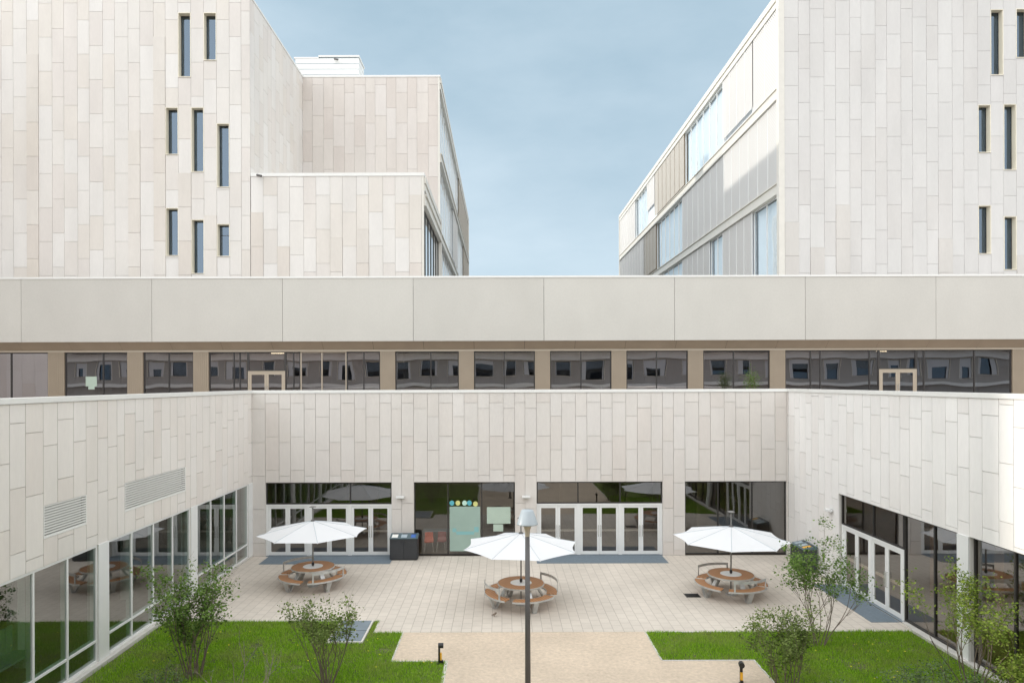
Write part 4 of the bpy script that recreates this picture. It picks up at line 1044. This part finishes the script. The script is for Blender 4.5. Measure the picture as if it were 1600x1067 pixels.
shrub("shrub", "tall airy shrub with dark stems before the four right-hand doors", spx(1278, 19.9), 19.9, 3.6, 1.6, 'leaf_dark', 4200, stems=8, seed=17, leaf_from=.5, leafsize=.07, base_r=.2)
shrub("shrub", "bushy light green shrub in the right lawn beside the bollard light", spx(1228, 17.1), 17.1, 2.45, .9, 'leaf_olive', 5200, stems=12, seed=22, leaf_from=.12, leafsize=.06, base_r=.3)
shrub("shrub", "spreading yellow-green shrub in front of the white column of the right wing", spx(1520, 16.9), 16.9, 3.7, 3.4, 'leaf_light', 4800, stems=9, seed=29, leaf_from=.45, leafsize=.06, base_r=.2)
shrub("shrub", "low grey-green bush along the bottom edge of the right lawn", spx(1465, 15.4), 15.4, 1.55, 1.6, 'leaf_grey', 4600, stems=10, seed=31, leaf_from=.2, leafsize=.05, base_r=.6, fork=2)
shrub("shrub", "small yellow-green bush in the bottom right corner below the spreading shrub", spx(1588, 15.3), 15.3, 2.1, 1.2, 'leaf_light', 3000, stems=7, seed=37, leaf_from=.3, leafsize=.06, base_r=.3, fork=2)
shrub("shrub", "low feathery grey-green plant at the foot of the dense left shrub", spx(255, 16.8), 16.8, .9, .9, 'leaf_grey', 900, stems=8, seed=41, leaf_from=.2, leafsize=.045, base_r=.4, fork=2)
shrub("shrub", "low grey-green bush between the spreading shrub and the light green one, right lawn", spx(1330, 15.2), 15.2, 1.15, 1.2, 'leaf_grey', 1500, stems=9, seed=47, leaf_from=.2, leafsize=.045, base_r=.5, fork=2)
# potted plant on the terrace
px_, py_ = spx(1175, 32.6), 32.6
t = thing("potted_plant", "small bushy potted plant on the terrace before a strip window, right of centre", "plant", (px_, py_, ZD))
g = MB(); g.lathe([(0, ZD + .01), (.17, ZD + .01), (.23, ZD + .45), (.20, ZD + .45), (.19, ZD + .40), (0, ZD + .40)], px_, py_, 20); g.build("pot", M['post'], t)
rr = random.Random(77); g = MB()
for k in range(9):
    a = rr.uniform(0, 6.28); g.tube([(px_, py_, ZD + .4), (px_ + .1 * math.cos(a), py_ + .1 * math.sin(a), ZD + 1.0), (px_ + .22 * math.cos(a), py_ + .22 * math.sin(a), ZD + 1.75)], [.012, .01, .005], 5)
g.build("stems", M['bark'], t)
g = MB()
for k in range(900):
    q = Vector((px_ + rr.gauss(0, .17), py_ + rr.gauss(0, .17), ZD + 1.45 + rr.gauss(0, .27))); ax = Vector((rr.gauss(0, 1), rr.gauss(0, 1), rr.gauss(0, .6))).normalized() * .06
    sd_ = ax.cross(Vector((rr.gauss(0, .5), rr.gauss(0, .5), 1))).normalized() * .022
    g.quad([q, q + ax * .5 + sd_, q + ax, q + ax * .5 - sd_])
g.build("foliage", M['leaf_dark'], t)
